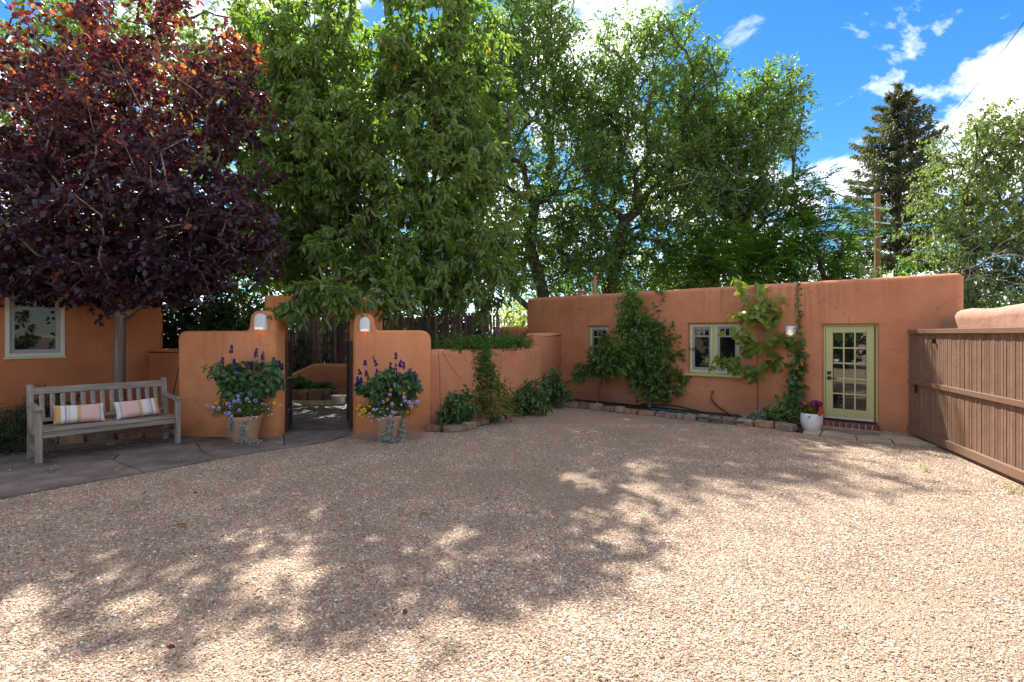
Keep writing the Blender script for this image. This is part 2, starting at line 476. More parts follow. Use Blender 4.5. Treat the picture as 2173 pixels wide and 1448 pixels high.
M['leaf_ailanthus'] = leafy('ailanthus_leaf', [(0.03, 0.085, 0.012), (0.05, 0.13, 0.018), (0.085, 0.18, 0.028)],
                            [(0.12, 0.34, 0.02), (0.18, 0.45, 0.025), (0.30, 0.55, 0.04)], 0.42)
M['needle'] = leafy('spruce_needle', [(0.05, 0.065, 0.03), (0.085, 0.10, 0.045), (0.15, 0.15, 0.065)],
                    [(0.10, 0.13, 0.04), (0.15, 0.18, 0.05), (0.22, 0.23, 0.07)], 0.3, 0.6, 0.3)
M['leaf_shrub'] = leafy('shrub_leaf', [(0.06, 0.12, 0.03), (0.095, 0.165, 0.04), (0.16, 0.24, 0.06)],
                        [(0.10, 0.20, 0.03), (0.15, 0.27, 0.03), (0.24, 0.36, 0.05)], 0.34)
M['leaf_lilac'] = leafy('lilac_leaf', [(0.055, 0.12, 0.026), (0.095, 0.18, 0.036), (0.17, 0.27, 0.055)], [(0.14, 0.3, 0.03), (0.22, 0.4, 0.04), (0.34, 0.5, 0.06)], 0.36, 0.35, 0.5)
M['leaf_lime'] = leafy('lime_leaf', [(0.065, 0.13, 0.02), (0.12, 0.19, 0.028), (0.24, 0.28, 0.04), (0.38, 0.31, 0.05)],
                       [(0.28, 0.42, 0.03), (0.40, 0.52, 0.05), (0.58, 0.60, 0.06), (0.65, 0.45, 0.06)], 0.4)
M['leaf_peony'] = leafy('peony_leaf', [(0.06, 0.13, 0.04), (0.10, 0.19, 0.055), (0.17, 0.28, 0.08)],
                        [(0.08, 0.20, 0.03), (0.12, 0.27, 0.04), (0.2, 0.36, 0.05)], 0.3, 0.36)
M['leaf_sage'] = leafy('sage_leaf', [(0.06, 0.13, 0.05), (0.095, 0.185, 0.07), (0.16, 0.26, 0.11)],
                       [(0.08, 0.20, 0.05), (0.12, 0.28, 0.06), (0.2, 0.36, 0.08)], 0.3, 0.45)
M['leaf_fine'] = leafy('fine_green_leaf', [(0.06, 0.12, 0.02), (0.10, 0.18, 0.03), (0.15, 0.23, 0.04)],
                       [(0.2, 0.36, 0.03), (0.3, 0.45, 0.05), (0.4, 0.5, 0.06)], 0.35)
M['leaf_silver'] = leafy('silver_leaf', [(0.22, 0.25, 0.18), (0.33, 0.36, 0.27), (0.46, 0.48, 0.38)],
                         [(0.15, 0.2, 0.15), (0.2, 0.26, 0.2), (0.25, 0.3, 0.25)], 0.2, 0.6)
M['dry_leaf'] = plain('dry_maroon_leaf', (0.11, 0.03, 0.03), 0.85, 0.1, var=0.4, scale=30)
M['dry_yellow'] = plain('dry_yellow_leaf', (0.55, 0.32, 0.06), 0.8, 0.1, var=0.3, scale=30)
M['leaf_dark'] = leafy('dark_leaf', [(0.02, 0.04, 0.017), (0.035, 0.065, 0.025), (0.06, 0.10, 0.035)],
                       [(0.05, 0.1, 0.02), (0.08, 0.15, 0.03), (0.1, 0.2, 0.03)], 0.3)
M['petal_violet'] = leafy('deep_violet_petal', [(0.055, 0.03, 0.17), (0.09, 0.05, 0.27), (0.15, 0.09, 0.38)], [(0.10, 0.05, 0.3), (0.15, 0.08, 0.4)], 0.3, 0.7, 0.1)
M['petal_lilac'] = leafy('lilac_petal', [(0.42, 0.33, 0.72), (0.56, 0.47, 0.82), (0.75, 0.68, 0.88)], [(0.4, 0.3, 0.7), (0.6, 0.5, 0.8)], 0.3, 0.7, 0.1)
M['petal_white'] = leafy('white_petal', [(0.62, 0.56, 0.78), (0.8, 0.77, 0.85)], [(0.6, 0.55, 0.7), (0.7, 0.7, 0.7)], 0.3, 0.7, 0.1)
M['petal_yellow'] = leafy('yellow_petal', [(0.75, 0.45, 0.01), (0.85, 0.60, 0.02)], [(0.8, 0.5, 0.02), (0.8, 0.6, 0.02)], 0.3, 0.7, 0.1)
M['petal_orange'] = leafy('orange_petal', [(0.72, 0.20, 0.015), (0.85, 0.33, 0.02)], [(0.8, 0.3, 0.02), (0.8, 0.4, 0.02)], 0.3, 0.7, 0.1)
M['petal_magenta'] = leafy('magenta_petal', [(0.20, 0.012, 0.12), (0.36, 0.03, 0.2)], [(0.4, 0.03, 0.2), (0.5, 0.05, 0.3)], 0.3, 0.7, 0.1)
M['petal_red'] = leafy('red_petal', [(0.55, 0.04, 0.02), (0.7, 0.10, 0.03)], [(0.7, 0.1, 0.02), (0.8, 0.15, 0.02)], 0.3, 0.7, 0.1)
# ---------------------------------------------------------------- leaves and branches
def arr_mesh(name, V, F, tint=None, smooth=False):
    me = bpy.data.meshes.new(name)
    n, k = F.shape
    me.vertices.add(len(V))
    me.vertices.foreach_set('co', np.ascontiguousarray(V, dtype=np.float32).ravel())
    me.loops.add(n * k)
    me.loops.foreach_set('vertex_index', np.ascontiguousarray(F, dtype=np.int32).ravel())
    me.polygons.add(n)
    me.polygons.foreach_set('loop_start', np.arange(0, n * k, k, dtype=np.int32))
    me.update(calc_edges=True)
    if smooth:
        me.polygons.foreach_set('use_smooth', np.ones(n, dtype=bool))
    if tint is not None:
        a = me.attributes.new('tint', 'FLOAT', 'FACE')
        a.data.foreach_set('value', np.ascontiguousarray(tint, dtype=np.float32))
    return me

def unit(a):
    return a / np.maximum(np.linalg.norm(a, axis=-1, keepdims=True), 1e-9)

# outline of a blade: (along, across, up)
HEX = np.array([(0, 0, 0), (.28, .42, .11), (.68, .36, .03), (1, 0, -.22), (.68, -.36, .03), (.28, -.42, .11)])
DIA = np.array([(0, 0, 0), (.45, .5, .06), (1, 0, -.06), (.45, -.5, .06)])
ROUND = np.array([(0, 0, 0), (.30, .52, .04), (.72, .44, .06), (1, 0, 0), (.72, -.44, .06), (.30, -.52, .04)])
HEART = np.array([(0, 0, 0), (.12, .50, .04), (.58, .40, .02), (1, 0, -.16), (.58, -.40, .02), (.12, -.50, .04)])

def blades(P, D, Nn, Ln, Wd, shape=HEX):
    """leaf blades at P, along D, facing about Nn; returns verts (n, k, 3)"""
    D = unit(D)
    S = unit(np.cross(D, Nn))
    U = np.cross(S, D)
    Ln = np.broadcast_to(np.asarray(Ln, float), (len(P),))
    Wd = np.broadcast_to(np.asarray(Wd, float), (len(P),))
    t = shape
    return (P[:, None, :] + D[:, None, :] * (t[None, :, 0, None] * Ln[:, None, None])
            + S[:, None, :] * (t[None, :, 1, None] * Wd[:, None, None]) + U[:, None, :] * (t[None, :, 2, None] * Ln[:, None, None]))

def blades_mesh(name, B, tint):
    n, k, _ = B.shape
    base = (np.arange(n) * k)[:, None]
    if k == 6:
        F = np.stack([base + np.array([[0, 3, 2, 1]]), base + np.array([[0, 5, 4, 3]])], 1).reshape(-1, 4)
    else:
        F = np.stack([base + np.array([[0, 2, 1]]), base + np.array([[0, 3, 2]])], 1).reshape(-1, 3)
    return arr_mesh(name, B.reshape(-1, 3), F, np.repeat(tint, 2))

def rnd_dirs(rs, n):
    return unit(rs.normal(size=(n, 3)))

def in_lobes(rs, lobes, n, shell=0.42):
    """points inside a set of ellipsoids (cx, cy, cz, rx, ry, rz), crowded towards their outside"""
    L = np.array(lobes, float)
    w = (L[:, 3] * L[:, 4] * L[:, 5]) ** 0.75
    k = rs.choice(len(L), n, p=w / w.sum())
    d = rnd_dirs(rs, n) * (rs.random(n) ** shell)[:, None]
    return L[k, :3] + d * L[k, 3:]

def grow(rs, trunk, tips, jitter=0.16, seglen=0.55, bias=0.32, rise=0.10):
    """joins every tip to the nearest suitable point of the tree grown so far"""
    pos = [np.array(p, float) for p in trunk]
    par = [-1] + list(range(len(trunk) - 1))
    start = max(1, len(trunk) // 2)
    plen = [0.0] * len(trunk)
    order = np.argsort(np.linalg.norm(tips - pos[-1], axis=1))
    ends = []
    cap = 40000
    A = np.zeros((cap, 3)); PL = np.zeros(cap); OK = np.zeros(cap, bool)
    n = len(pos)
    A[:n] = pos; OK[start:n] = True
    for ti in order:
        t = tips[ti]
        d = np.linalg.norm(A[:n] - t, axis=1)
        cost = d + bias * PL[:n] + 0.6 * np.maximum(0, A[:n, 2] - t[2])
        cost[~OK[:n]] = 1e9
        j = int(np.argmin(cost))
        p0 = A[j].copy()
        L = d[j]
        k = max(1, int(round(L / seglen)))
        prev = j
        for s in range(1, k + 1):
            f = s / k
            q = p0 + (t - p0) * f
            if s < k:
                q = q + rs.normal(size=3) * jitter * min(1, L / 2) + np.array([0, 0, rise * L * math.sin(math.pi * f)])
            A[n] = q; OK[n] = True
            PL[n] = PL[prev] + np.linalg.norm(q - A[prev])
            par.append(prev)
            prev = n
            n += 1
        ends.append(prev)
    A = A[:n].copy()
    cnt = np.zeros(n)
    for e in ends:
        i = e
        while i >= 0:
            cnt[i] += 1
            i = par[i]
    return A, par, cnt, ends

def branch_mesh(name, A, par, cnt, ntrunk, r_tip=0.012, expo=0.5, trunk_r=None, sides=6):
    mb = MB()
    n = len(A)
    rad = r_tip * np.maximum(cnt, 1) ** expo
    if trunk_r is not None:
        f = trunk_r / rad[:ntrunk].max()
        rad = rad * np.where(rad > r_tip * 3, np.clip(f, 0.6, 1.6), 1.0)
        rad = np.minimum(rad, trunk_r * .78)
        rad[:ntrunk] = np.linspace(trunk_r * 1.12, trunk_r * 0.85, ntrunk)
    kids = [[] for _ in range(n)]
    for i, p in enumerate(par):
        if p >= 0:
            kids[p].append(i)
    done = set()
    starts = [0]
    while starts:
        s = starts.pop()
        chain = [s] if par[s] < 0 else [par[s], s]
        i = s
        while kids[i]:
            ks = sorted(kids[i], key=lambda k: -cnt[k])
            starts += ks[1:]
            i = ks[0]
            chain.append(i)
        r = [rad[k] for k in chain]
        if par[s] >= 0:
            r[0] = min(r[0], r[1] * 1.25)
        big = max(r)
        mb.tube([A[k] for k in chain], r, n=(12 if big > 0.12 else sides if big > 0.035 else 4), cap=False)
    return mb.mesh(name, smooth=60)

def twig_leaves(rs, A, par, ends, per_tip, spread, leaf, droop=0.2, ntw=4, along=0.35, jit=0.35):
    """leaves set along short twigs round every branch end"""
    E = np.array(ends)
    T = A[E]
    Pp = A[np.array([par[e] for e in E])]
    out = unit(T - Pp)
    n = len(E) * ntw
    base = np.repeat(T, ntw, 0)
    d = unit(np.repeat(out, ntw, 0) * 0.6 + rnd_dirs(rs, n) * 0.95 + np.array([0, 0, -droop]))
    ln = spread * (0.55 + 0.75 * rs.random(n))
    base = base - np.repeat(out, ntw, 0) * (rs.random(n) * along)[:, None]
    m = max(1, per_tip // ntw)
    tw = np.repeat(np.arange(n), m)
    f = rs.random(n * m) ** 0.8
    P = base[tw] + d[tw] * (ln[tw] * f)[:, None] + rs.normal(size=(n * m, 3)) * 0.03
    P[:, 2] -= droop * 0.5 * ln[tw] * f * f
    D = unit(d[tw] * 0.55 + rnd_dirs(rs, n * m) * 0.85 + np.array([0, 0, -droop * 1.1]))
    return base, d, ln, P, D

def twigs_mesh(name, base, d, ln, r=0.004, droop=0.2, keep=1.0, rs=None):
    mb = MB()
    for i in range(len(base)):
        if rs is not None and rs.random() > keep:
            continue
        a = base[i]; b = a + d[i] * ln[i] * 0.5; c = a + d[i] * ln[i] + np.array([0, 0, -droop * 0.5 * ln[i]])
        mb.tube([a, b, c], [r, r * 0.8, r * 0.5], n=3, cap=False)
    return mb.mesh(name)

def up_normals(rs, n, lean=0.7):
    return unit(np.array([0, 0, 1.0]) + rs.normal(size=(n, 3)) * lean)

def single_leaves(parent, mat, P, D, Nn, Ln, Wd, tint, shape, name='leaf', bins=4):
    """each blade an object of its own; blades of like tint share one mesh"""
    ms = []
    for b in range(bins):
        B = blades(np.zeros((1, 3)), np.array([[0, 1.0, 0]]), np.array([[0, 0, 1.0]]), 1.0, 1.0, shape)
        me = blades_mesh(name, B, np.array([(b + 0.5) / bins]))
        me.materials.append(mat)
        ms.append(me)
    D = unit(D); S = unit(np.cross(D, Nn)); U = np.cross(S, D)
    Ln = np.broadcast_to(np.asarray(Ln, float), (len(P),)); Wd = np.broadcast_to(np.asarray(Wd, float), (len(P),))
    for i in range(len(P)):
        o = bpy.data.objects.new(name, ms[min(bins - 1, int(tint[i] * bins))])
        m = Matrix(((S[i, 0] * Wd[i], D[i, 0] * Ln[i], U[i, 0] * Ln[i], P[i, 0]),
                    (S[i, 1] * Wd[i], D[i, 1] * Ln[i], U[i, 1] * Ln[i], P[i, 1]),
                    (S[i, 2] * Wd[i], D[i, 2] * Ln[i], U[i, 2] * Ln[i], P[i, 2]), (0, 0, 0, 1)))
        o.parent = parent
        o.matrix_local = m
        COL.objects.link(o)

def nearest_in_view(P, k):
    """indices of the k points nearest the camera among those the photograph shows"""
    x = P[:, 0] / P[:, 1] * FPX + CXP
    y = HYP - (P[:, 2] - EYE) / P[:, 1] * FPX
    d = np.linalg.norm(P - np.array([0, 0, EYE]), axis=1)
    d[(x < 10) | (x > 2160) | (y < 8)] = 1e9
    return np.argsort(d)[:k]

def tree(name, label, cat, base, trunk, lobes, ntips, per_tip, spread, leaf_len, leaf_wid, leafmat, barkmat, seed,
         trunk_r=0.2, r_tip=0.012, droop=0.25, shape=DIA, ntw=4, group=None, singles=0, twig_keep=0.5, twig_r=0.005,
         extra=None, tintf=None, leafmat_lean=0.8, bias=0.32, shell=0.42, hang=0.0, jitter=0.16, twigmat=None, zmin=None, expo=0.5, rise=0.1):
    rs = np.random.RandomState(seed)
    t = empty(name, base, 0, label, cat, group)
    b = np.array(base, float)
    tips = in_lobes(rs, lobes, ntips, shell)
    if zmin is not None:
        tips = tips[tips[:, 2] > zmin]
    if extra:
        tips = np.concatenate([tips] + [in_lobes(rs, [l[:6]], l[6], .6) for l in extra])
    A, par, cnt, ends = grow(rs, trunk, tips, jitter=jitter, bias=bias, rise=rise)
    me = branch_mesh('trunk', A - b, par, cnt, len(trunk), r_tip, expo, trunk_r)
    link('trunk', me, barkmat, t)
    tb, td, tl, P, D = twig_leaves(rs, A, par, ends, per_tip, spread, leaf_len, droop, ntw)
    if twig_keep > 0:
        link('twig', twigs_mesh('twig', tb - b, td, tl, twig_r, droop, twig_keep, rs), twigmat or barkmat, t)['kind'] = 'stuff'
    n = len(P)
    if hang:
        D = unit(D + np.array([0, 0, -hang]))
    Nn = up_normals(rs, n, leafmat_lean)
    Ln = leaf_len * (0.65 + 0.6 * rs.random(n)); Wd = leaf_wid * (0.7 + 0.5 * rs.random(n))
    clump = np.repeat(rs.random(len(ends)), n // len(ends))
    tint = np.clip(0.55 * rs.random(n) + 0.35 * clump, 0, 1)
    if tintf is not None:
        tint = tintf(rs, P, tint)
    keep = np.ones(n, bool)
    if singles:
        k = nearest_in_view(P, singles)
        keep[k] = False
        single_leaves(t, leafmat, P[k] - b, D[k], Nn[k], Ln[k], Wd[k], tint[k], shape)
    me = blades_mesh('crown', blades(P[keep] - b, D[keep], Nn[keep], Ln[keep], Wd[keep], shape), tint[keep])
    link('crown', me, leafmat, t)['kind'] = 'stuff'
    return t

def shrub(name, label, cat, base, lobes, nstems, per, spread, ll, lw, mat, stemmat, seed, shape=HEX, droop=0.15, stem_r=0.012,
          group=None, singles=0, origin_r=0.08, tint_shift=0.0, ntw=3, bias=0.2, parent=None, lean=0.8, shell=0.5, hang=0.0):
    """plant of several stems from the ground; lobes relative to base"""
    rs = np.random.RandomState(seed)
    t = parent or empty(name, base, 0, label, cat, group)
    tips = in_lobes(rs, lobes, nstems, shell)
    tips[:, 2] = np.maximum(tips[:, 2], 0.05)
    zc = np.mean([l[2] for l in lobes])
    trunk = [(0, 0, -0.03), (0, 0, max(0.03, 0.12 * zc))]
    A, par, cnt, ends = grow(rs, trunk, tips, jitter=0.05, seglen=0.2, bias=bias, rise=0.12)
    A[:2, :2] += 0
    link('stem', branch_mesh('stem', A, par, cnt, 2, stem_r * 0.4, 0.42, None, 5), stemmat, t)
    tb, td, tl, P, D = twig_leaves(rs, A, par, ends, per, spread, ll, droop, ntw, along=spread * 0.6)
    n = len(P)
    if hang:
        D = unit(D + np.array([0, 0, -hang]))
    P[:, 2] = np.maximum(P[:, 2], 0.02 + ll * 0.3)
    Nn = up_normals(rs, n, lean)
    Ln = ll * (0.6 + 0.65 * rs.random(n)); Wd = lw * (0.7 + 0.5 * rs.random(n))
    clump = np.repeat(rs.random(len(ends)), n // len(ends))
    tint = np.clip(0.6 * rs.random(n) + 0.4 * clump + tint_shift, 0, 1)
    keep = np.ones(n, bool)
    if singles:
        W = P + np.array(t.location if parent is None else (parent.matrix_world.translation))
        k = nearest_in_view(W, min(singles, n))
        keep[k] = False
        single_leaves(t, mat, P[k], D[k], Nn[k], Ln[k], Wd[k], tint[k], shape)
    if keep.any():
        link('foliage', blades_mesh('foliage', blades(P[keep], D[keep], Nn[keep], Ln[keep], Wd[keep], shape), tint[keep]), mat, t)['kind'] = 'stuff'
    return t
# ---------------------------------------------------------------- ground
def pebble_ground():
    m, nt, N, L, P = nodes_of('pea_gravel_bed')
    g = N.new('ShaderNodeNewGeometry')
    v = N.new('ShaderNodeTexVoronoi'); v.inputs['Scale'].default_value = 115.0; v.inputs['Randomness'].default_value = 1.0
    L.new(g.outputs['Position'], v.inputs['Vector'])
    sp = N.new('ShaderNodeSeparateColor'); L.new(v.outputs['Color'], sp.inputs[0])
    r = N.new('ShaderNodeValToRGB')
    e = r.color_ramp.elements
    e[0].position = 0.0; e[0].color = (0.16, 0.095, 0.066, 1)
    e[1].position = 1.0; e[1].color = (0.56, 0.44, 0.32, 1)
    for p_, c in ((0.25, (0.34, 0.232, 0.153)), (0.5, (0.41, 0.293, 0.193)), (0.7, (0.36, 0.27, 0.188)), (0.85, (0.47, 0.348, 0.235))):
        x = e.new(p_); x.color = (*c, 1)
    L.new(sp.outputs['Red'], r.inputs[0])
    n1 = N.new('ShaderNodeTexNoise'); n1.inputs['Scale'].default_value = 0.8; n1.inputs['Detail'].default_value = 5
    L.new(g.outputs['Position'], n1.inputs['Vector'])
    mr = N.new('ShaderNodeMapRange'); mr.inputs['From Min'].default_value = 0.3; mr.inputs['From Max'].default_value = 0.7
    mr.inputs['To Min'].default_value = 0.86; mr.inputs['To Max'].default_value = 1.1
    L.new(n1.outputs['Fac'], mr.inputs['Value'])
    mu = N.new('ShaderNodeVectorMath'); mu.operation = 'SCALE'
    L.new(r.outputs[0], mu.inputs[0]); L.new(mr.outputs[0], mu.inputs['Scale'])
    L.new(mu.outputs[0], P.inputs['Base Color'])
    P.inputs['Roughness'].default_value = 0.85
    P.inputs['Specular IOR Level'].default_value = 0.2
    bp = N.new('ShaderNodeBump'); bp.inputs['Strength'].default_value = 0.9; bp.inputs['Distance'].default_value = 0.012; bp.invert = True
    L.new(v.outputs['Distance'], bp.inputs['Height']); L.new(bp.outputs[0], P.inputs['Normal'])
    return m
M['ground'] = pebble_ground()
M['pebble'] = by_random('pea_gravel_pebble', [(0.12, 0.068, 0.042), (0.35, 0.218, 0.136), (0.47, 0.335, 0.214), (0.23, 0.183, 0.144), (0.60, 0.475, 0.335), (0.36, 0.208, 0.136), (0.53, 0.405, 0.275), (0.82, 0.73, 0.59)], 0.7, 0.2, 90, noise=0.26, nscale=1.7)

o = MB().add([(-300, -200, 0), (300, -200, 0), (300, 500, 0), (-300, 500, 0)], [(0, 1, 2, 3)]).build('ground', M['ground'])
tag(o, kind='structure')

def shrink(poly, d):
    """moves every side of a polygon inwards by d"""
    n = len(poly)
    area = sum(poly[i][0] * poly[(i + 1) % n][1] - poly[(i + 1) % n][0] * poly[i][1] for i in range(n))
    if area < 0:
        poly = poly[::-1]
    out = []
    for i in range(n):
        a, b, c = Vector(poly[i - 1][:2]), Vector(poly[i][:2]), Vector(poly[(i + 1) % n][:2])
        e1, e2 = (b - a).normalized(), (c - b).normalized()
        n1, n2 = Vector((-e1.y, e1.x)), Vector((-e2.y, e2.x))
        k = max(0.35, 1 + n1.dot(n2))
        out.append(tuple(b + (n1 + n2) * (d / k)))
    return out

def inside(p, poly):
    c = False
    j = len(poly) - 1
    for i in range(len(poly)):
        a, b = poly[i], poly[j]
        if (a[1] > p[1]) != (b[1] > p[1]) and p[0] < (b[0] - a[0]) * (p[1] - a[1]) / (b[1] - a[1]) + a[0]:
            c = not c
        j = i
    return c

def rough_poly(poly, rs, amp=0.012, step=0.16):
    out = []
    for i in range(len(poly)):
        a, b = Vector(poly[i]), Vector(poly[(i + 1) % len(poly)])
        k = max(1, int((b - a).length / step))
        for s in range(k):
            q = a.lerp(b, s / k)
            if s:
                q = q + Vector((rs.uniform(-amp, amp), rs.uniform(-amp, amp)))
            out.append((q.x, q.y))
    return out

def slab_mesh(poly, z0, z1, bev=0.008):
    n = len(poly)
    inner = shrink(poly, bev)
    area = sum(poly[i][0] * poly[(i + 1) % n][1] - poly[(i + 1) % n][0] * poly[i][1] for i in range(n))
    if area < 0:
        poly = poly[::-1]
    v = [(x, y, z0) for x, y in poly] + [(x, y, z1 - bev) for x, y in poly] + [(x, y, z1) for x, y in inner]
    f = [(i, (i + 1) % n, (i + 1) % n + n, i + n) for i in range(n)] + [(i + n, (i + 1) % n + n, (i + 1) % n + 2 * n, i + 2 * n) for i in range(n)]
    f.append(tuple(range(2 * n, 3 * n)))
    return MB().add(v, f).mesh('flagstone')

rng = random.Random(5)
flags_px = [
    [(-190, 1108), (0, 1062), (75, 1046), (151, 1032), (305, 1006), (241, 980), (100, 996), (-60, 1014), (-190, 1030)],
    [(241, 980), (305, 1006), (460, 977), (430, 963), (416, 945), (330, 956), (253, 967)],
    [(416, 945), (430, 963), (460, 977), (570, 957), (604, 949), (560, 938), (490, 933)],
    [(604, 949), (570, 957), (640, 949), (700, 938), (748, 925), (742, 908), (650, 912), (600, 922)],
    [(-190, 1030), (-60, 1014), (100, 996), (241, 980), (253, 967), (180, 951), (40, 966), (-190, 990)],
    [(253, 967), (330, 956), (416, 945), (490, 933), (440, 924), (300, 927), (180, 951)],
    [(-190, 990), (40, 966), (180, 951), (300, 927), (150, 931), (-190, 950)],
    [(560, 938), (604, 949), (600, 922), (604, 905), (560, 912), (490, 933)],
    [(600, 922), (650, 912), (742, 908), (742, 888), (668, 884), (604, 896)],
    [(604, 896), (668, 884), (664, 862), (606, 866)],
    [(668, 884), (742, 888), (742, 866), (664, 862)],
]
patio = MB().prism([gp(x, y)[:2] for x, y in [(-195, 1106), (0, 1060), (305, 1004), (460, 975), (640, 947), (746, 924), (742, 864), (604, 862), (560, 915), (440, 925), (300, 926), (-195, 950)]][::-1], -0.05, 0.008).build('patio', plain('patio_joint_sand', (0.16, 0.12, 0.09), 0.95, 0.1, var=0.3, bump=0.5))
tag(patio, kind='structure')
flag_polys = []
for pl in flags_px:
    w = [gp(x, y)[:2] for x, y in pl]
    flag_polys.append(w)
    w = rough_poly(shrink(w, 0.012), rng, 0.014, 0.2)
    link('flagstone', slab_mesh(w, -0.02, 0.030 + rng.uniform(-.004, .005)), M['flag'], patio)

door_px = [
    [(1703, 923), (1738, 927), (1745, 918), (1742, 911), (1708, 913)],
    [(1740, 927), (1818, 936), (1814, 928), (1768, 919), (1746, 918)],
    [(1820, 936), (1896, 944), (1888, 935), (1862, 929), (1816, 928)],
    [(1898, 944), (1990, 951), (1946, 935), (1905, 928), (1870, 924), (1864, 929), (1890, 935)],
]
path = MB().prism([gp(x, y)[:2] for x, y in [(1703, 922), (1818, 935), (1985, 950), (1935, 930), (1864, 919), (1750, 908), (1708, 911)]][::-1], -0.05, 0.006).build('door_path', plain('path_joint_sand', (0.24, 0.18, 0.13), 0.95, 0.1, var=0.3, bump=0.5))
tag(path, kind='structure')
for pl in door_px:
    w = [gp(x, y)[:2] for x, y in pl]
    flag_polys.append(w)
    link('flagstone', slab_mesh(rough_poly(shrink(w, 0.008), rng, 0.01, 0.2), -0.02, 0.034 + rng.uniform(-.005, .005)), M['flag_tan'], path)

# planting bed and its edging line (photo trace, on the ground)
edge_px = [(905, 914), (940, 917), (985, 915), (1003, 907), (1040, 898), (1072, 889), (1090, 880), (1112, 874), (1150, 866), (1190, 862),
           (1240, 867), (1310, 875), (1380, 882), (1450, 890), (1520, 897), (1590, 904), (1650, 911), (1702, 920)]
edge = [gp(x, y)[:2] for x, y in edge_px]

# ---------------------------------------------------------------- plastered walls
def rounded(corners, seg=6):
    """outline from corners (u, z, radius)"""
    out = []
    n = len(corners)
    for i in range(n):
        a, b, c = Vector(corners[i - 1][:2]), Vector(corners[i][:2]), Vector(corners[(i + 1) % n][:2])
        r = corners[i][2]
        if r <= 0:
            out.append(tuple(b)); continue
        d1, d2 = (a - b).normalized(), (c - b).normalized()
        ang = math.acos(max(-1, min(1, d1.dot(d2))))
        t = r / math.tan(ang / 2)
        t = min(t, 0.49 * (a - b).length, 0.49 * (c - b).length)
        p1, p2 = b + d1 * t, b + d2 * t
        for s in range(seg + 1):
            f = s / seg
            out.append(tuple(p1 * (1 - f) ** 2 + b * 2 * f * (1 - f) + p2 * f * f))
    return out

def slab_wall(corners, A, B, thick, r=0.07, rings=4):
    """plastered wall of outline corners standing on the line A-B, its back thick metres behind; edges rounded"""
    poly = rounded(corners)
    n = len(poly)
    area = sum(poly[i][0] * poly[(i + 1) % n][1] - poly[(i + 1) % n][0] * poly[i][1] for i in range(n))
    if area < 0:
        poly = poly[::-1]
    d = (Vector(B) - Vector(A)).normalized()
    bk = Vector((-d.y, d.x))
    V, F = [], []
    offs = []
    for k in range(rings + 1):
        th = math.pi / 2 * k / rings
        offs.append((r * (1 - math.sin(th)), r * (1 - math.cos(th))))
    layers = [(o_, y_) for o_, y_ in offs][::1]
    seq = [(o_, y_) for (o_, y_) in layers] + [(o_, thick - y_) for (o_, y_) in layers[::-1]]
    # from the front cap (inset r, depth 0) over the rounding to the full outline, then to the back
    seq = [(r * (1 - math.sin(math.pi / 2 * k / rings)), r * (1 - math.cos(math.pi / 2 * k / rings))) for k in range(rings + 1)]
    seq = seq + [(a, thick - b) for a, b in seq[::-1]]
    for ins, dep in seq:
        q = shrink(poly, ins) if ins > 1e-6 else poly
        for (u, z) in q:
            V.append((A[0] + d.x * u + bk.x * dep, A[1] + d.y * u + bk.y * dep, z))
    m = len(seq)
    for k in range(m - 1):
        for i in range(n):
            a, b = k * n + i, k * n + (i + 1) % n
            F.append((a, a + n, b + n, b))
    F.append(tuple(range(n)))
    F.append(tuple(range((m - 1) * n, m * n))[::-1])
    me = MB().add(V, F).mesh('wall')
    fix_normals(me)
    return sharp(me, 50)

def sweep_wall(path, heights, thick, r=0.13, z0=-0.15, lean=0.0, rs=None, wav=0.0):
    """plastered wall with a rounded top swept along a plan path"""
    pts = [Vector(p) for p in path]
    n = len(pts)
    V, F = [], []
    prof_n = 0
    for i in range(n):
        t = (pts[min(i + 1, n - 1)] - pts[max(i - 1, 0)]).normalized()
        nr = Vector((-t.y, t.x))
        h = heights[i]
        end = min(i, n - 1 - i)
        half = thick / 2
        shr = (0.72, 0.9, 0.98)[end] if end < 3 else 1.0
        hh = h * (0.965 if end == 0 else 0.99 if end == 1 else 1.0)
        half *= shr
        prof = [(-half * 1.06, z0), (-half * 1.02, 0.3), (-half, hh - r)]
        for k in range(1, 8):
            a = math.pi * k / 8
            prof.append((-math.cos(a) * half, hh - r + math.sin(a) * r))
        prof += [(half, hh - r), (half * 1.02, 0.3), (half * 1.06, z0)]
        prof_n = len(prof)
        for (u, z) in prof:
            w = (rs.uniform(-wav, wav) if rs and z > z0 else 0)
            V.append((pts[i].x + nr.x * (u + w), pts[i].y + nr.y * (u + w), z + w * 0.6))
    for i in range(n - 1):
        for k in range(prof_n - 1):
            a = i * prof_n + k
            F.append((a, a + 1, a + prof_n + 1, a + prof_n))
    F.append(tuple(range(prof_n)))
    F.append(tuple(range((n - 1) * prof_n, n * prof_n))[::-1])
    me = MB().add(V, F).mesh('wall')
    fix_normals(me)
    return sharp(me, 60)

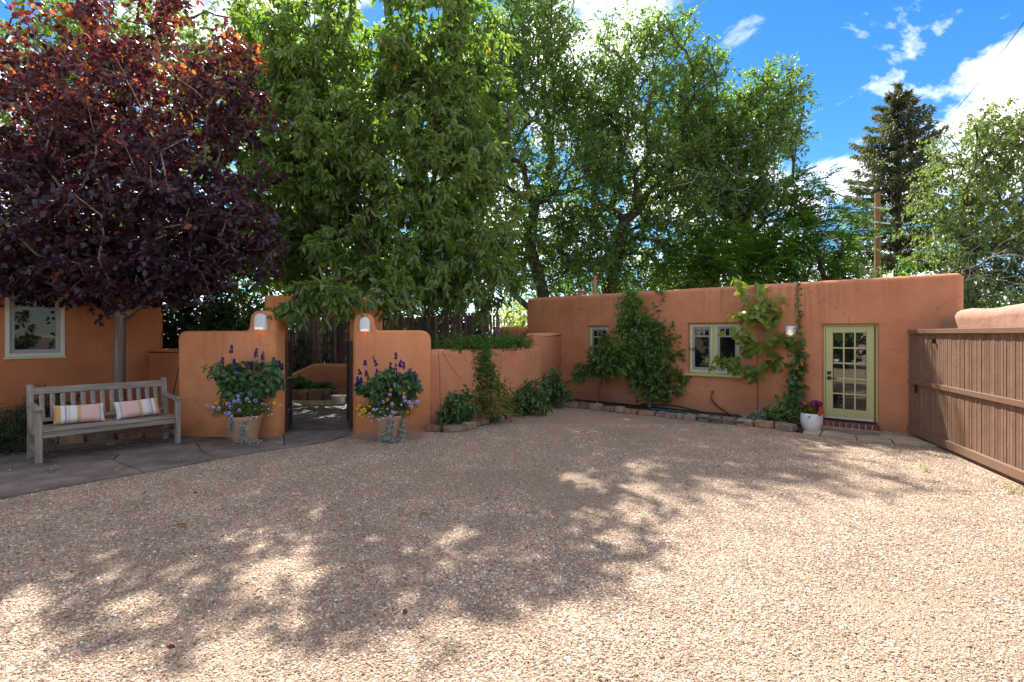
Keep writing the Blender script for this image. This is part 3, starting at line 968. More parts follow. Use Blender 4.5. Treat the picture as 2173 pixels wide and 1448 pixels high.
def body_with_openings(L, D, H, R, openings, reveal=0.18, r=0.055):
    """building block in local coords: front face at y=0 from x=0..L, back at y=D; openings (x0, x1, z0, z1)"""
    bm = bmesh.new()
    bmesh.ops.create_cube(bm, size=1.0)
    for v in bm.verts:
        v.co = Vector(((v.co.x + .5) * L, (v.co.y + .5) * D, -0.3 + (v.co.z + .5) * (H + 0.3)))
    eds = [e for e in bm.edges if not (abs(e.verts[0].co.z + 0.3) < 1e-4 and abs(e.verts[1].co.z + 0.3) < 1e-4)]
    bmesh.ops.bevel(bm, geom=eds, offset=R, segments=5, affect='EDGES', profile=0.5)
    bm.faces.ensure_lookup_table()
    front = [f for f in bm.faces if all(abs(v.co.y) < 1e-5 for v in f.verts)]
    xs = [v.co.x for f in front for v in f.verts]; zs = [v.co.z for f in front for v in f.verts]
    fx0, fx1, fz0, fz1 = min(xs), max(xs), min(zs), max(zs)
    bmesh.ops.delete(bm, geom=front, context='FACES')
    X = sorted({fx0, fx1, *[a for o_ in openings for a in (o_[0] - r, o_[1] + r)]})
    Z = sorted({fz0, fz1, *[a for o_ in openings for a in (max(o_[2] - r, fz0), o_[3] + r)]})
    for i in range(len(X) - 1):
        for j in range(len(Z) - 1):
            cx, cz = (X[i] + X[i + 1]) / 2, (Z[j] + Z[j + 1]) / 2
            if any(o_[0] - r < cx < o_[1] + r and o_[2] - r < cz < o_[3] + r for o_ in openings):
                continue
            bm.faces.new([bm.verts.new((x, 0, z)) for x, z in ((X[i], Z[j]), (X[i + 1], Z[j]), (X[i + 1], Z[j + 1]), (X[i], Z[j + 1]))])
    for (x0, x1, z0, z1) in openings:
        rings = []
        for k in range(6):
            th = math.pi / 2 * k / 5
            o_, y_ = r * (1 - math.sin(th)), r * (1 - math.cos(th))
            rings.append((o_, y_))
        rings.append((0, reveal))
        prev = None
        for o_, y_ in rings:
            q = [bm.verts.new((x, y_, z)) for x, z in ((x0 - o_, max(z0 - o_, -0.3)), (x1 + o_, max(z0 - o_, -0.3)), (x1 + o_, z1 + o_), (x0 - o_, z1 + o_))]
            if prev:
                for k in range(4):
                    bm.faces.new((prev[k], prev[(k + 1) % 4], q[(k + 1) % 4], q[k]))
            prev = q
        bm.faces.new(prev)
    bmesh.ops.remove_doubles(bm, verts=bm.verts[:], dist=0.0005)
    bmesh.ops.recalc_face_normals(bm, faces=bm.faces[:])
    me = bpy.data.meshes.new('wall')
    bm.to_mesh(me); bm.free()
    return sharp(me, 30)

# guest house: local x along the front from A to B, local y into the house
GA, GB = Vector((0.43, 15.69)), Vector((7.97, 9.15))
GD = (GB - GA).normalized()
GL = (GB - GA).length
GROT = math.atan2(GD.y, GD.x)
def on_guest(px, py=None):
    k = (px - CXP) / FPX            # X = k * Y
    u = (k * GA.y - GA.x) / (GD.x - k * GD.y)
    Y = GA.y + GD.y * u
    return (u, EYE - (py - HYP) / FPX * Y) if py is not None else u
def guest_pt(u, y, z):
    return (GA.x + GD.x * u - GD.y * y, GA.y + GD.y * u + GD.x * y, z)

door_u0, door_u1, door_top = on_guest(1745), on_guest(1862), on_guest(1800, 689)[1]
win_u0, win_u1 = on_guest(1460), on_guest(1568)
win_top, win_bot = on_guest(1515, 687)[1], on_guest(1515, 797)[1]
sw_u0, sw_u1 = on_guest(1247), on_guest(1290)
sw_top = on_guest(1268, 693)[1]
sw_bot = win_bot
guest = empty('guest_house', (GA.x, GA.y, 0), GROT, 'long low brown adobe house with sage green door and windows', 'house')
link('wall', body_with_openings(GL, 5.0, 2.95, 0.11, [(door_u0, door_u1, -0.35, door_top), (win_u0, win_u1, win_bot, win_top), (sw_u0, sw_u1, sw_bot, sw_top)]), M['stucco'], guest)

def window(parent, x0, x1, z0, z1, y, sashes=1, sill=True, top_lites=3, rail=0.28):
    """wooden casement: frame with sash, muntin and pane children; front of frame at depth y"""
    fw = 0.045
    mb = MB()
    mb.rbox(x0, x0 + fw, y, y + 0.09, z0, z1, 0.004).rbox(x1 - fw, x1, y, y + 0.09, z0, z1, 0.004)
    mb.rbox(x0 + fw, x1 - fw, y + .002, y + 0.09, z1 - fw, z1, 0.004).rbox(x0 + fw, x1 - fw, y + .002, y + 0.09, z0, z0 + fw, 0.004)
    w = (x1 - x0 - 2 * fw)
    mull = 0.11 if sashes > 1 else 0
    if sashes > 1:
        mb.rbox((x0 + x1) / 2 - mull / 2, (x0 + x1) / 2 + mull / 2, y + .003, y + 0.09, z0 + fw, z1 - fw, 0.004)
    win = mb.build('window', M['sage_paint'], parent)
    sw = (w - mull * (sashes - 1)) / sashes
    for k in range(sashes):
        a = x0 + fw + k * (sw + mull); b = a + sw
        c, d = z0 + fw, z1 - fw
        t = 0.022
        mt = MB()
        mt.rbox(a, a + t, y - 0.008, y + 0.05, c, d, 0.003).rbox(b - t, b, y - 0.008, y + 0.05, c, d, 0.003)
        mt.rbox(a + t, b - t, y - 0.007, y + 0.05, d - t, d, 0.003).rbox(a + t, b - t, y - 0.007, y + 0.05, c, c + t, 0.003)
        mt.build('storm_frame', M['white_paint'], win)
        s = 0.05
        ms = MB()
        i0, i1, j0, j1 = a + t, b - t, c + t, d - t
        ms.rbox(i0, i0 + s, y + 0.02, y + 0.055, j0, j1, 0.003).rbox(i1 - s, i1, y + 0.02, y + 0.055, j0, j1, 0.003)
        ms.rbox(i0 + s, i1 - s, y + 0.021, y + 0.055, j1 - s, j1, 0.003).rbox(i0 + s, i1 - s, y + 0.021, y + 0.055, j0, j0 + s * 1.5, 0.003)
        zr = j1 - (j1 - j0) * rail * 0.78
        ms.rbox(i0 + s, i1 - s, y + 0.022, y + 0.054, zr - 0.02, zr + 0.02, 0.003)
        ms.build('sash', M['sash'], win)
        for q in range(1, top_lites):
            xm = i0 + s + (i1 - i0 - 2 * s) * q / top_lites
            MB().box(xm - 0.013, xm + 0.013, y + 0.024, y + 0.052, zr + 0.02, j1 - s).build('muntin', M['sash'], win)
        for q in range(top_lites):
            xa = i0 + s + (i1 - i0 - 2 * s) * q / top_lites; xb = i0 + s + (i1 - i0 - 2 * s) * (q + 1) / top_lites
            MB().box(xa + 0.012, xb - 0.012, y + 0.036, y + 0.042, zr + 0.019, j1 - s + 0.001).build('pane', M['glass'], win)
        MB().box(i0 + s - .001, i1 - s + .001, y + 0.037, y + 0.043, j0 + s * 1.5 - .001, zr - 0.019).build('pane', M['glass'], win)
    if sill:
        MB().rbox(x0 - 0.07, x1 + 0.09, y - 0.16, y + 0.06, z0 - 0.055, z0 - 0.004, 0.008).build('sill', M['sage_paint'], win)
    return win

window(guest, win_u0 + .002, win_u1 - .002, win_bot + .03, win_top - .002, 0.09, 2)
window(guest, sw_u0 + .002, sw_u1 - .002, sw_bot + .03, sw_top - .002, 0.09, 1)

# glazed door: 3 x 5 panes
dz0 = 0.15
y = 0.10
mb = MB()
fr = 0.035
mb.rbox(door_u0 + .002, door_u0 + fr, y, y + 0.075, 0.10, door_top - .002, 0.004).rbox(door_u1 - fr, door_u1 - .002, y, y + 0.075, 0.10, door_top - .002, 0.004)
mb.rbox(door_u0 + fr, door_u1 - fr, y + .002, y + 0.075, door_top - fr, door_top - .003, 0.004)
mb.build('door_frame', M['sage_paint'], guest)
a, b, c, d = door_u0 + fr + .004, door_u1 - fr - .03, dz0 + 0.03, door_top - fr - .006
st, tr, br = 0.125, 0.12, 0.165
mb = MB()
yd = y + 0.016
mb.rbox(a, a + st, yd, yd + 0.045, c, d, 0.004).rbox(b - st, b, yd, yd + 0.045, c, d, 0.004)
mb.rbox(a + st, b - st, yd + .001, yd + 0.045, d - tr, d, 0.004).rbox(a + st, b - st, yd + .001, yd + 0.045, c, c + br, 0.004)
door = mb.build('door', M['sage_paint'], guest)
gx0, gx1, gz0, gz1 = a + st, b - st, c + br, d - tr
mw = 0.028
for q in (1, 2):
    xm = gx0 + (gx1 - gx0) * q / 3
    MB().rbox(xm - mw / 2, xm + mw / 2, yd + 0.004, yd + 0.04, gz0, gz1, 0.003).build('muntin', M['sage_paint'], door)
for q in range(1, 5):
    zm = gz0 + (gz1 - gz0) * q / 5
    MB().rbox(gx0, gx1, yd + 0.006, yd + 0.038, zm - mw / 2, zm + mw / 2, 0.003).build('muntin', M['sage_paint'], door)
for i in range(3):
    for j in range(5):
        x0, x1 = gx0 + (gx1 - gx0) * i / 3, gx0 + (gx1 - gx0) * (i + 1) / 3
        z0, z1 = gz0 + (gz1 - gz0) * j / 5, gz0 + (gz1 - gz0) * (j + 1) / 5
        MB().box(x0 + .012, x1 - .012, yd + 0.02, yd + 0.026, z0 + .012, z1 - .012).build('pane', M['door_glass'], door)
zl = c + (d - c) * 0.43
MB().rbox(a + .03, a + .095, yd - .022, yd - .001, zl + 0.07, zl + 0.135, 0.004).build('deadbolt', M['black'], door)
MB().rbox(a + .03, a + .095, yd - .02, yd - .001, zl - 0.035, zl + 0.03, 0.004).rbox(a + .05, a + .20, yd - .052, yd - .036, zl - 0.012, zl + 0.010, 0.004).rbox(a + .05, a + .072, yd - .04, yd - .018, zl - .01, zl + .008, .003).build('handle', M['black'], door)
zs = gz0 + (gz1 - gz0) * 0.6 + .03
def sticker_mat():
    m, nt, N, L, P = nodes_of('alarm_sticker')
    tc = N.new('ShaderNodeTexCoord')
    w = N.new('ShaderNodeTexWave'); w.bands_direction = 'Z'; w.inputs['Scale'].default_value = 18; w.inputs['Distortion'].default_value = 2.5; w.inputs['Detail Scale'].default_value = 30
    L.new(tc.outputs['Object'], w.inputs['Vector'])
    r = N.new('ShaderNodeValToRGB'); r.color_ramp.elements[0].color = (0.12, 0.14, 0.18, 1); r.color_ramp.elements[1].color = (0.75, 0.76, 0.76, 1); r.color_ramp.elements[1].position = 0.45
    L.new(w.outputs['Fac'], r.inputs[0]); L.new(r.outputs[0], P.inputs['Base Color'])
    return m
MB().box(gx0 + .022, gx0 + .105, yd + 0.0165, yd + 0.0195, zs, zs + 0.05).build('sticker', sticker_mat(), door)
MB().rbox(a, b, yd - .006, yd + .04, dz0 - .005, dz0 + .028, .004).build('weather_strip', M['white_paint'], guest)
MB().rbox(door_u0 + .01, door_u1 - .02, y - .03, y + .07, 0.10, dz0 - .006, .004).build('threshold', M['black'], guest)
# brick doorstep
step = empty('doorstep', guest_pt(door_u0, 0, 0), GROT, 'row of red bricks set on edge below the glazed door', 'doorstep')
sw_ = (door_u1 - door_u0 + .04) / 9
me = MB().rbox(0, sw_ - 0.018, -0.055, 0.10, 0.0, 0.10, 0.007).mesh('brick')
for k in range(9):
    link('brick', me, M['brick'], step, (k * sw_, 0, rng.uniform(-.003, .003)))
MB().box(0.002, 9 * sw_ - 0.02, -0.045, 0.098, -0.02, 0.088).build('mortar', M['mortar'], step)
# roof vents
vp = MB().tube([(0, 0, 0), (0, 0, 0.62)], 0.045, 10).build('vent_pipe', M['vent'], None, guest_pt(on_guest(1218) - .0, 1.1, 2.94))
MB().lathe([(0.075, .60), (0.078, .64), (0.0, .66)], 12).build('cap', M['vent'], vp)
tag(vp, 'thin terracotta coloured vent pipe on the adobe roof', 'vent pipe')
vp = MB().lathe([(0.10, 0), (0.09, .18), (0.16, .2), (0.02, .27), (0, .27)], 14).build('roof_vent', M['vent'], None, guest_pt(on_guest(1180) + .2, 1.0, 2.94))
tag(vp, 'squat capped roof vent left of the tall vent pipe', 'roof vent')

# main house at the left
HD = Vector((0.635, 0.773)).normalized()
HR = Vector((-7.21, 10.74))
HLEN = 7.0
HA = HR - HD * HLEN
HROT = math.atan2(HD.y, HD.x)
house = empty('main_house', (HA.x, HA.y, 0), HROT, 'orange brown adobe house wall with a sash window behind the bench', 'house')
def on_house(px, py):
    k = (px - CXP) / FPX
    u = (k * HA.y - HA.x) / (HD.x - k * HD.y)
    Y = HA.y + HD.y * u
    return u, EYE - (py - HYP) / FPX * Y
hu0, hz0 = on_house(12, 757)
hu1, _ = on_house(136, 755)
hz1 = on_house(70, 545)[1]
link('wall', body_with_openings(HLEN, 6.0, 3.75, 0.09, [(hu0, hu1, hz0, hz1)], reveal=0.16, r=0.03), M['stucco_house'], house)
y = 0.0
mb = MB()
fw = 0.05
mb.rbox(hu0 - .01, hu0 + fw, y - .012, y + 0.09, hz0 - .012, hz1, 0.004).rbox(hu1 - fw, hu1 + .01, y - .012, y + 0.09, hz0 - .012, hz1, 0.004)
mb.rbox(hu0 + fw, hu1 - fw, y - .01, y + 0.09, hz1 - fw, hz1, 0.004).rbox(hu0 + fw, hu1 - fw, y - .01, y + 0.09, hz0 - .012, hz0 + fw, 0.004)
win = mb.build('window', M['cream'], house)
win['label'] = 'cream framed sash window'
MB().rbox(hu0 - .03, hu1 + .03, y - .03, y + .05, hz0 - .05, hz0 - .014, .006).build('sill', M['sage_paint'], win)
zm = (hz0 + hz1) / 2 - .05
ms = MB()
i0, i1 = hu0 + fw, hu1 - fw
for (c, d, yy) in ((hz0 + fw, zm + .02, y + .03), (zm - .02, hz1 - fw, y + .055)):
    s = 0.065
    ms.rbox(i0, i0 + s, yy, yy + .03, c, d, .003).rbox(i1 - s, i1, yy, yy + .03, c, d, .003).rbox(i0 + s, i1 - s, yy + .001, yy + .03, c, c + s, .003).rbox(i0 + s, i1 - s, yy + .001, yy + .03, d - .04, d, .003)
ms.build('sash', M['sash'], win)
MB().box(i0 + .06, i1 - .06, y + .044, y + .05, hz0 + fw + .06, zm - .018).build('pane', M['glass'], win)
xm = (i0 + i1) / 2
for (xa, xb) in ((i0 + .06, xm - .013), (xm + .013, i1 - .06)):
    MB().box(xa, xb, y + .07, y + .076, zm + .04, hz1 - fw - .039).build('pane', M['glass'], win)
MB().box(xm - .014, xm + .014, y + .06, y + .084, zm + .04, hz1 - fw - .04).build('muntin', M['sash'], win)

# garden walls by the gateway
LA, LB = Vector((-5.98, 9.25)), Vector((-4.20, 9.17))
w = link('garden_wall', slab_wall([(0, -.2, 0), (0, 1.915, .16), (1.30, 1.915, .10), (1.33, 2.28, .20), (1.79, 2.27, .20), (1.79, -.2, 0)], LA, LB, 0.42), M['stucco_garden'])
tag(w, 'orange adobe wall with a rounded lamp pillar left of the gateway', 'garden wall')
RA, RB = Vector((-2.96, 9.66)), Vector((-1.57, 10.07))
w = link('garden_wall', slab_wall([(0, -.2, 0), (0, 2.25, .20), (.37, 2.25, .20), (.41, 1.93, .09), (1.45, 1.93, .22), (1.47, -.2, 0)], RA, RB, 0.45), M['stucco_garden'])
tag(w, 'orange adobe wall with a rounded lamp pillar right of the gateway', 'garden wall')
# portal with lintel behind the pillars
PA = Vector((-4.62, 9.66)); PB = Vector((-2.55, 10.22))
pl_ = (PB - PA).length
w = link('gate_portal', slab_wall([(0, -.2, 0), (0, 2.58, .08), (pl_, 2.58, .08), (pl_, -.2, 0), (1.52, -.2, 0), (1.52, 2.20, .05), (.33, 2.20, .05), (.33, -.2, 0)], PA, PB, 0.62, 0.05), M['stucco_garden'])
tag(w, 'adobe lintel and posts spanning the gateway behind the two lamp pillars', 'portal')
# low curving wall between the right gate wall and the guest house
rs_ = random.Random(3)
ctrl = [Vector((-1.72, 10.30)), Vector((-1.0, 10.65)), Vector((-0.25, 11.6)), Vector((0.28, 12.5)), Vector((0.66, 13.2))]
def bez(ctrl, n):
    out = []
    for i in range(n):
        t = i / (n - 1)
        q = [c.copy() for c in ctrl]
        while len(q) > 1:
            q = [q[k].lerp(q[k + 1], t) for k in range(len(q) - 1)]
        out.append(q[0])
    return out
pth = bez(ctrl, 26)
hts = [1.57 - 0.04 * math.sin(math.pi * i / 25) for i in range(26)]
w = link('low_wall', sweep_wall(pth, hts, 0.30, 0.12, rs=rs_, wav=0.004), M['stucco_low'])
tag(w, 'low curving adobe wall with vines trailing over its top', 'garden wall')
w = link('wall_stub', slab_wall([(0, -.2, 0), (0, 1.88, .13), (1.9, 1.90, .06), (1.9, -.2, 0)], Vector((0.60, 13.15)), Vector((1.42, 14.86)), 0.36, 0.09), M['stucco_low'])
tag(w, 'short taller adobe stub joining the low wall to the guest house', 'garden wall')
# small wall between the main house and the left gate wall
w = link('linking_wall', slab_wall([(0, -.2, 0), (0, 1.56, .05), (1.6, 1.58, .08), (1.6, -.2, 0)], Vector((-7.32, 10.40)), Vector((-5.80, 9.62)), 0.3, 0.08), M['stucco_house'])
tag(w, 'low shaded adobe wall between the house corner and left gate wall', 'garden wall')
# wall with thick rounded coping behind the sliding gate
pth = [Vector((7.86, 9.32)).lerp(Vector((7.12, 5.0)), i / 15) for i in range(16)]
w = link('coping_wall', sweep_wall(pth, [2.27 + 0.02 * math.sin(i * 1.3) + 0.004 * i for i in range(16)], 0.36, 0.17, rs=rs_, wav=0.012), M['coping'])
tag(w, 'adobe wall with a fat rounded sunlit coping behind the sliding gate', 'wall')
# plastered wall end and portal roof far behind the low wall
w = link('portal_wall', sweep_wall([Vector((-0.55, 16.9)).lerp(Vector((0.5, 16.4)), i / 7) for i in range(8)], [2.1] * 8, 0.4, 0.16), M['stucco_low'])
tag(w, 'bit of rounded adobe wall between the pole fence and guest house', 'wall')

# planting bed soil
bed = edge + [(6.05, 10.75), guest_pt(on_guest(1735), 0.05, 0)[:2], guest_pt(on_guest(1215), 0.05, 0)[:2], (0.9, 13.2), (-0.1, 11.9), (-1.1, 10.6), (-1.5, 10.15)]
o = MB().prism(bed[::-1], -0.05, 0.045).build('planting_bed', M['soil'])
tag(o, kind='structure')

# edging stones
edging = empty('stone_edging', (edge[0][0], edge[0][1], 0), 0, 'curving row of rough sandstone blocks edging the planting bed', 'stone edging')
def stone_mesh(rs, lx, ly, lz):
    bm = bmesh.new()
    bmesh.ops.create_cube(bm, size=1.0)
    for v in bm.verts:
        v.co = Vector((v.co.x * lx * rs.uniform(.86, 1.06), v.co.y * ly * rs.uniform(.8, 1.1), (v.co.z + .5) * lz * rs.uniform(.85, 1.1)))
    bmesh.ops.bevel(bm, geom=bm.edges[:], offset=min(lx, ly, lz) * 0.16, segments=2, affect='EDGES')
    for v in bm.verts:
        v.co += Vector((rs.uniform(-1, 1), rs.uniform(-1, 1), rs.uniform(-1, 1))) * 0.006
    me = bpy.data.meshes.new('stone'); bm.to_mesh(me); bm.free()
    return me
seg = [(Vector(edge[i]), Vector(edge[i + 1])) for i in range(len(edge) - 1)]
tot = sum((b - a).length for a, b in seg)
s = 0.0
def along(s):
    for a, b in seg:
        l = (b - a).length
        if s <= l:
            return a.lerp(b, s / l), math.atan2((b - a).y, (b - a).x)
        s -= l
    return seg[-1][1], 0.0
rs = random.Random(12)
while s < tot - 0.1:
    l = rs.choice((0.16, 0.24, 0.3, 0.36, 0.44)) * rs.uniform(.9, 1.1)
    p, ang = along(s + l / 2)
    if not (1.5 < s < 1.75):
        st_ = link('stone', stone_mesh(rs, l * 0.96, rs.uniform(.15, .22), rs.uniform(.12, .17)), M['rock'], edging, (p.x - edge[0][0], p.y - edge[0][1], -0.01), (rs.uniform(-.04, .04), rs.uniform(-.04, .04), ang + rs.uniform(-.06, .06)))
    s += l
# ---------------------------------------------------------------- sliding gate at the right
GTA, GTB = Vector((7.36, 9.56)), Vector((5.9, 5.2))
GTD = (GTB - GTA).normalized(); GTL = (GTB - GTA).length
gate = empty('sliding_gate', (GTA.x, GTA.y, 0), math.atan2(GTD.y, GTD.x), 'long brown sliding gate of narrow upright slats and three rails', 'gate')
# local x along the gate towards the camera, local -y is the courtyard side (faces left)
gz0, gz1 = 0.06, 1.94
me = MB().rbox(-0.031, 0.031, -0.012, 0.012, gz0 + .05, gz1 - .03, 0.006, 1).mesh('slat')
n_sl = int((GTL - 0.1) / 0.066)
for k in range(n_sl):
    link('slat', me, M['slat'], gate, (0.085 + k * 0.066 + rng.uniform(-.003, .003), rng.uniform(-.004, .004), rng.uniform(-.016, .0)), (0, rng.uniform(-.0015, .0015), rng.uniform(-.05, .05)))
MB().rbox(0, GTL, -0.058, 0.05, gz1 - .075, gz1, 0.006).build('top_rail', M['gate_paint'], gate)
MB().rbox(-.01, GTL, -0.052, -0.0135, 0.955, 1.035, 0.006).build('middle_rail', M['gate_paint'], gate)
MB().rbox(-.02, GTL, -0.062, 0.05, gz0, gz0 + .12, 0.006).build('bottom_rail', M['gate_paint'], gate)
MB().rbox(0.0, 0.05, -0.04, 0.04, gz0 + .125, gz1 - .08, 0.004).build('end_post', M['gate_paint'], gate)
MB().rbox(0.03, GTL, 0.016, 0.05, gz0 + .125, gz1 - .08, 0.004).build('backing', M['gate_paint'], gate)
MB().rbox(0.24, 0.275, -0.045, -0.013, 0.83, 0.95, 0.004).rbox(0.29, 0.315, -0.05, -0.013, 0.80, 0.94, .004).build('latch', M['black'], gate)
MB().rbox(1.0, 1.02, -0.06, -0.013, 1.70, 1.78, 0.003).build('hook', M['black'], gate)

# ---------------------------------------------------------------- bench
BO = Vector((-6.685, 7.32)); BE = Vector((-5.586, 8.66))
BD = (BE - BO).normalized(); BL = (BE - BO).length
bench = empty('garden_bench', (BO.x, BO.y, 0.032), math.atan2(BD.y, BD.x), 'weathered grey wooden slatted bench on the flagstones', 'bench')
pw = 0.075
DP = 0.60
def bpart(name, x0, x1, y0, y1, z0, z1, mat, rot=None, b=0.007):
    return MB().rbox(x0, x1, y0, y1, z0, z1, b).build(name, M[mat], bench)
rake = 0.10
for x in (0, BL):
    o = bpart('leg', x - pw / 2, x + pw / 2, -pw / 2, pw / 2, 0, 0.73, 'bench_z')
    mb = MB()
    z = [0, 0.45, 1.05]
    yb = [DP, DP - 0.02, DP + rake]
    # raked rear post
    pts = [(x, yb[0], 0), (x, yb[1], .45), (x, yb[2], 1.05)]
    v, f = [], []
    for (xx, yy, zz) in pts:
        v += [(xx - pw / 2, yy - pw / 2, zz), (xx + pw / 2, yy - pw / 2, zz), (xx + pw / 2, yy + pw / 2, zz), (xx - pw / 2, yy + pw / 2, zz)]
    v += [(x - pw / 3, yb[2] - pw / 3, 1.065), (x + pw / 3, yb[2] - pw / 3, 1.065), (x + pw / 3, yb[2] + pw / 3, 1.065), (x - pw / 3, yb[2] + pw / 3, 1.065)]
    for k in range(3):
        for j in range(4):
            f.append((k * 4 + j, k * 4 + (j + 1) % 4, k * 4 + 4 + (j + 1) % 4, k * 4 + 4 + j))
    f += [(3, 2, 1, 0), (12, 13, 14, 15)]
    mb.add(v, f).build('leg', M['bench_z'], bench)
    # armrest with a rolled front
    mb = MB()
    prof = [(-0.075, .735), (-0.085, .755), (-0.07, .778), (-.02, .785), (.15, .775), (.35, .785), (DP - .02, .80), (DP - .02, .765), (.35, .745), (.15, .737), (-.02, .732)]
    n = len(prof)
    wv = 0.045
    mb.add([(x - wv, a_, b_) for a_, b_ in prof] + [(x + wv, a_, b_) for a_, b_ in prof],
           [tuple(range(n)), tuple(range(n, 2 * n))[::-1]] + [((i + 1) % n, i, i + n, (i + 1) % n + n) for i in range(n)]).build('armrest', M['bench_y'], bench)
    bpart('side_rail', x - .024, x + .024, pw / 2 - .005, DP - pw / 2, 0.355, 0.43, 'bench_y')
    bpart('stretcher', x - .022, x + .022, pw / 2 - .005, DP - pw / 2, 0.14, 0.20, 'bench_y')
bpart('apron', pw / 2 - .005, BL - pw / 2 + .005, -0.022, 0.022, 0.345, 0.44, 'bench_x')
bpart('rear_rail', pw / 2 - .005, BL - pw / 2 + .005, DP - 0.045, DP - .005, 0.345, 0.43, 'bench_x')
for k in range(6):
    y0 = -0.045 + k * 0.102
    zz = 0.463 - 0.012 * math.sin(math.pi * (k + .3) / 5.2) - (.008 if k == 0 else 0)
    x_in = pw / 2 + .004 if k in (0, 5) else 0.012 - pw / 2
    bpart('seat_slat', x_in, BL - x_in, y0, y0 + 0.09, zz - .028, zz, 'bench_x', b=0.008)
th = math.atan2(rake + .02, 0.6)
def back_y(z): return DP - 0.02 + (rake + .02) * (z - .45) / .6
mb = MB().rbox(pw / 2 - .005, BL - pw / 2 + .005, -.022, .022, -.055, .055, .008, mat=Matrix.Translation((0, back_y(.965), .965)) @ Matrix.Rotation(-th, 4, 'X'))
mb.build('top_rail', M['bench_x'], bench)
mb = MB().rbox(pw / 2 - .005, BL - pw / 2 + .005, -.018, .018, -.03, .03, .006, mat=Matrix.Translation((0, back_y(.53), .53)) @ Matrix.Rotation(-th, 4, 'X'))
mb.build('lower_back_rail', M['bench_x'], bench)
ln = (.92 - .55)
for k in range(13):
    xx = pw / 2 + (BL - pw) * (k + .75) / 13.5
    MB().rbox(-.031, .031, -.009, .009, -ln / 2, ln / 2, .004, mat=Matrix.Translation((0, back_y(.735), .735)) @ Matrix.Rotation(-th, 4, 'X')).build('back_slat', M['bench_z'], bench, (xx, 0, 0))

def cushion_mat(name, flip=False):
    m, nt, N, L, P = nodes_of(name)
    tc = N.new('ShaderNodeTexCoord')
    sp = N.new('ShaderNodeSeparateXYZ'); L.new(tc.outputs['Generated'], sp.inputs[0])
    r = N.new('ShaderNodeValToRGB'); r.color_ramp.interpolation = 'CONSTANT'
    white, ochre, pink, dark = (0.72, 0.70, 0.64), (0.62, 0.37, 0.16), (0.72, 0.46, 0.39), (0.17, 0.15, 0.15)
    st = [(0, ochre), (.13, white), (.20, dark), (.245, white), (.275, ochre), (.29, white), (.43, ochre), (.51, pink), (.87, dark), (.91, white)]
    e = r.color_ramp.elements
    e[0].position = 0; e[0].color = (*st[0][1], 1)
    e[1].position = st[-1][0]; e[1].color = (*st[-1][1], 1)
    for p_, c_ in st[1:-1]:
        x = e.new(p_); x.color = (*c_, 1)
    if flip:
        iv = N.new('ShaderNodeMath'); iv.operation = 'SUBTRACT'; iv.inputs[0].default_value = 1.0
        L.new(sp.outputs['X'], iv.inputs[1]); src = iv.outputs[0]
    else:
        src = sp.outputs['X']
    L.new(src, r.inputs[0])
    # woven chevrons inside the dark bands
    zz = N.new('ShaderNodeTexWave'); zz.bands_direction = 'Z'; zz.inputs['Scale'].default_value = 9.0
    L.new(tc.outputs['Generated'], zz.inputs['Vector'])
    band = N.new('ShaderNodeValToRGB'); band.color_ramp.interpolation = 'CONSTANT'
    be = band.color_ramp.elements
    be[0].position = 0; be[0].color = (0, 0, 0, 1); be[1].position = .91; be[1].color = (0, 0, 0, 1)
    for p_, v_ in ((.20, 1), (.245, 0), (.87, 1)):
        x = be.new(p_); x.color = (v_, v_, v_, 1)
    L.new(src, band.inputs[0])
    mul = N.new('ShaderNodeMath'); mul.operation = 'MULTIPLY'
    th_ = N.new('ShaderNodeMath'); th_.operation = 'GREATER_THAN'; th_.inputs[1].default_value = .55
    L.new(zz.outputs['Fac'], th_.inputs[0]); L.new(th_.outputs[0], mul.inputs[0]); L.new(band.outputs[0], mul.inputs[1])
    mx = N.new('ShaderNodeMixRGB'); mx.inputs['Color2'].default_value = (*white, 1)
    L.new(mul.outputs[0], mx.inputs['Fac']); L.new(r.outputs[0], mx.inputs['Color1'])
    L.new(mx.outputs[0], P.inputs['Base Color'])
    P.inputs['Roughness'].default_value = 0.9; P.inputs['Specular IOR Level'].default_value = 0.15
    no = N.new('ShaderNodeTexNoise'); no.inputs['Scale'].default_value = 120; L.new(tc.outputs['Object'], no.inputs['Vector'])
    bp = N.new('ShaderNodeBump'); bp.inputs['Strength'].default_value = .35; bp.inputs['Distance'].default_value = .004
    L.new(no.outputs['Fac'], bp.inputs['Height']); L.new(bp.outputs[0], P.inputs['Normal'])
    return m

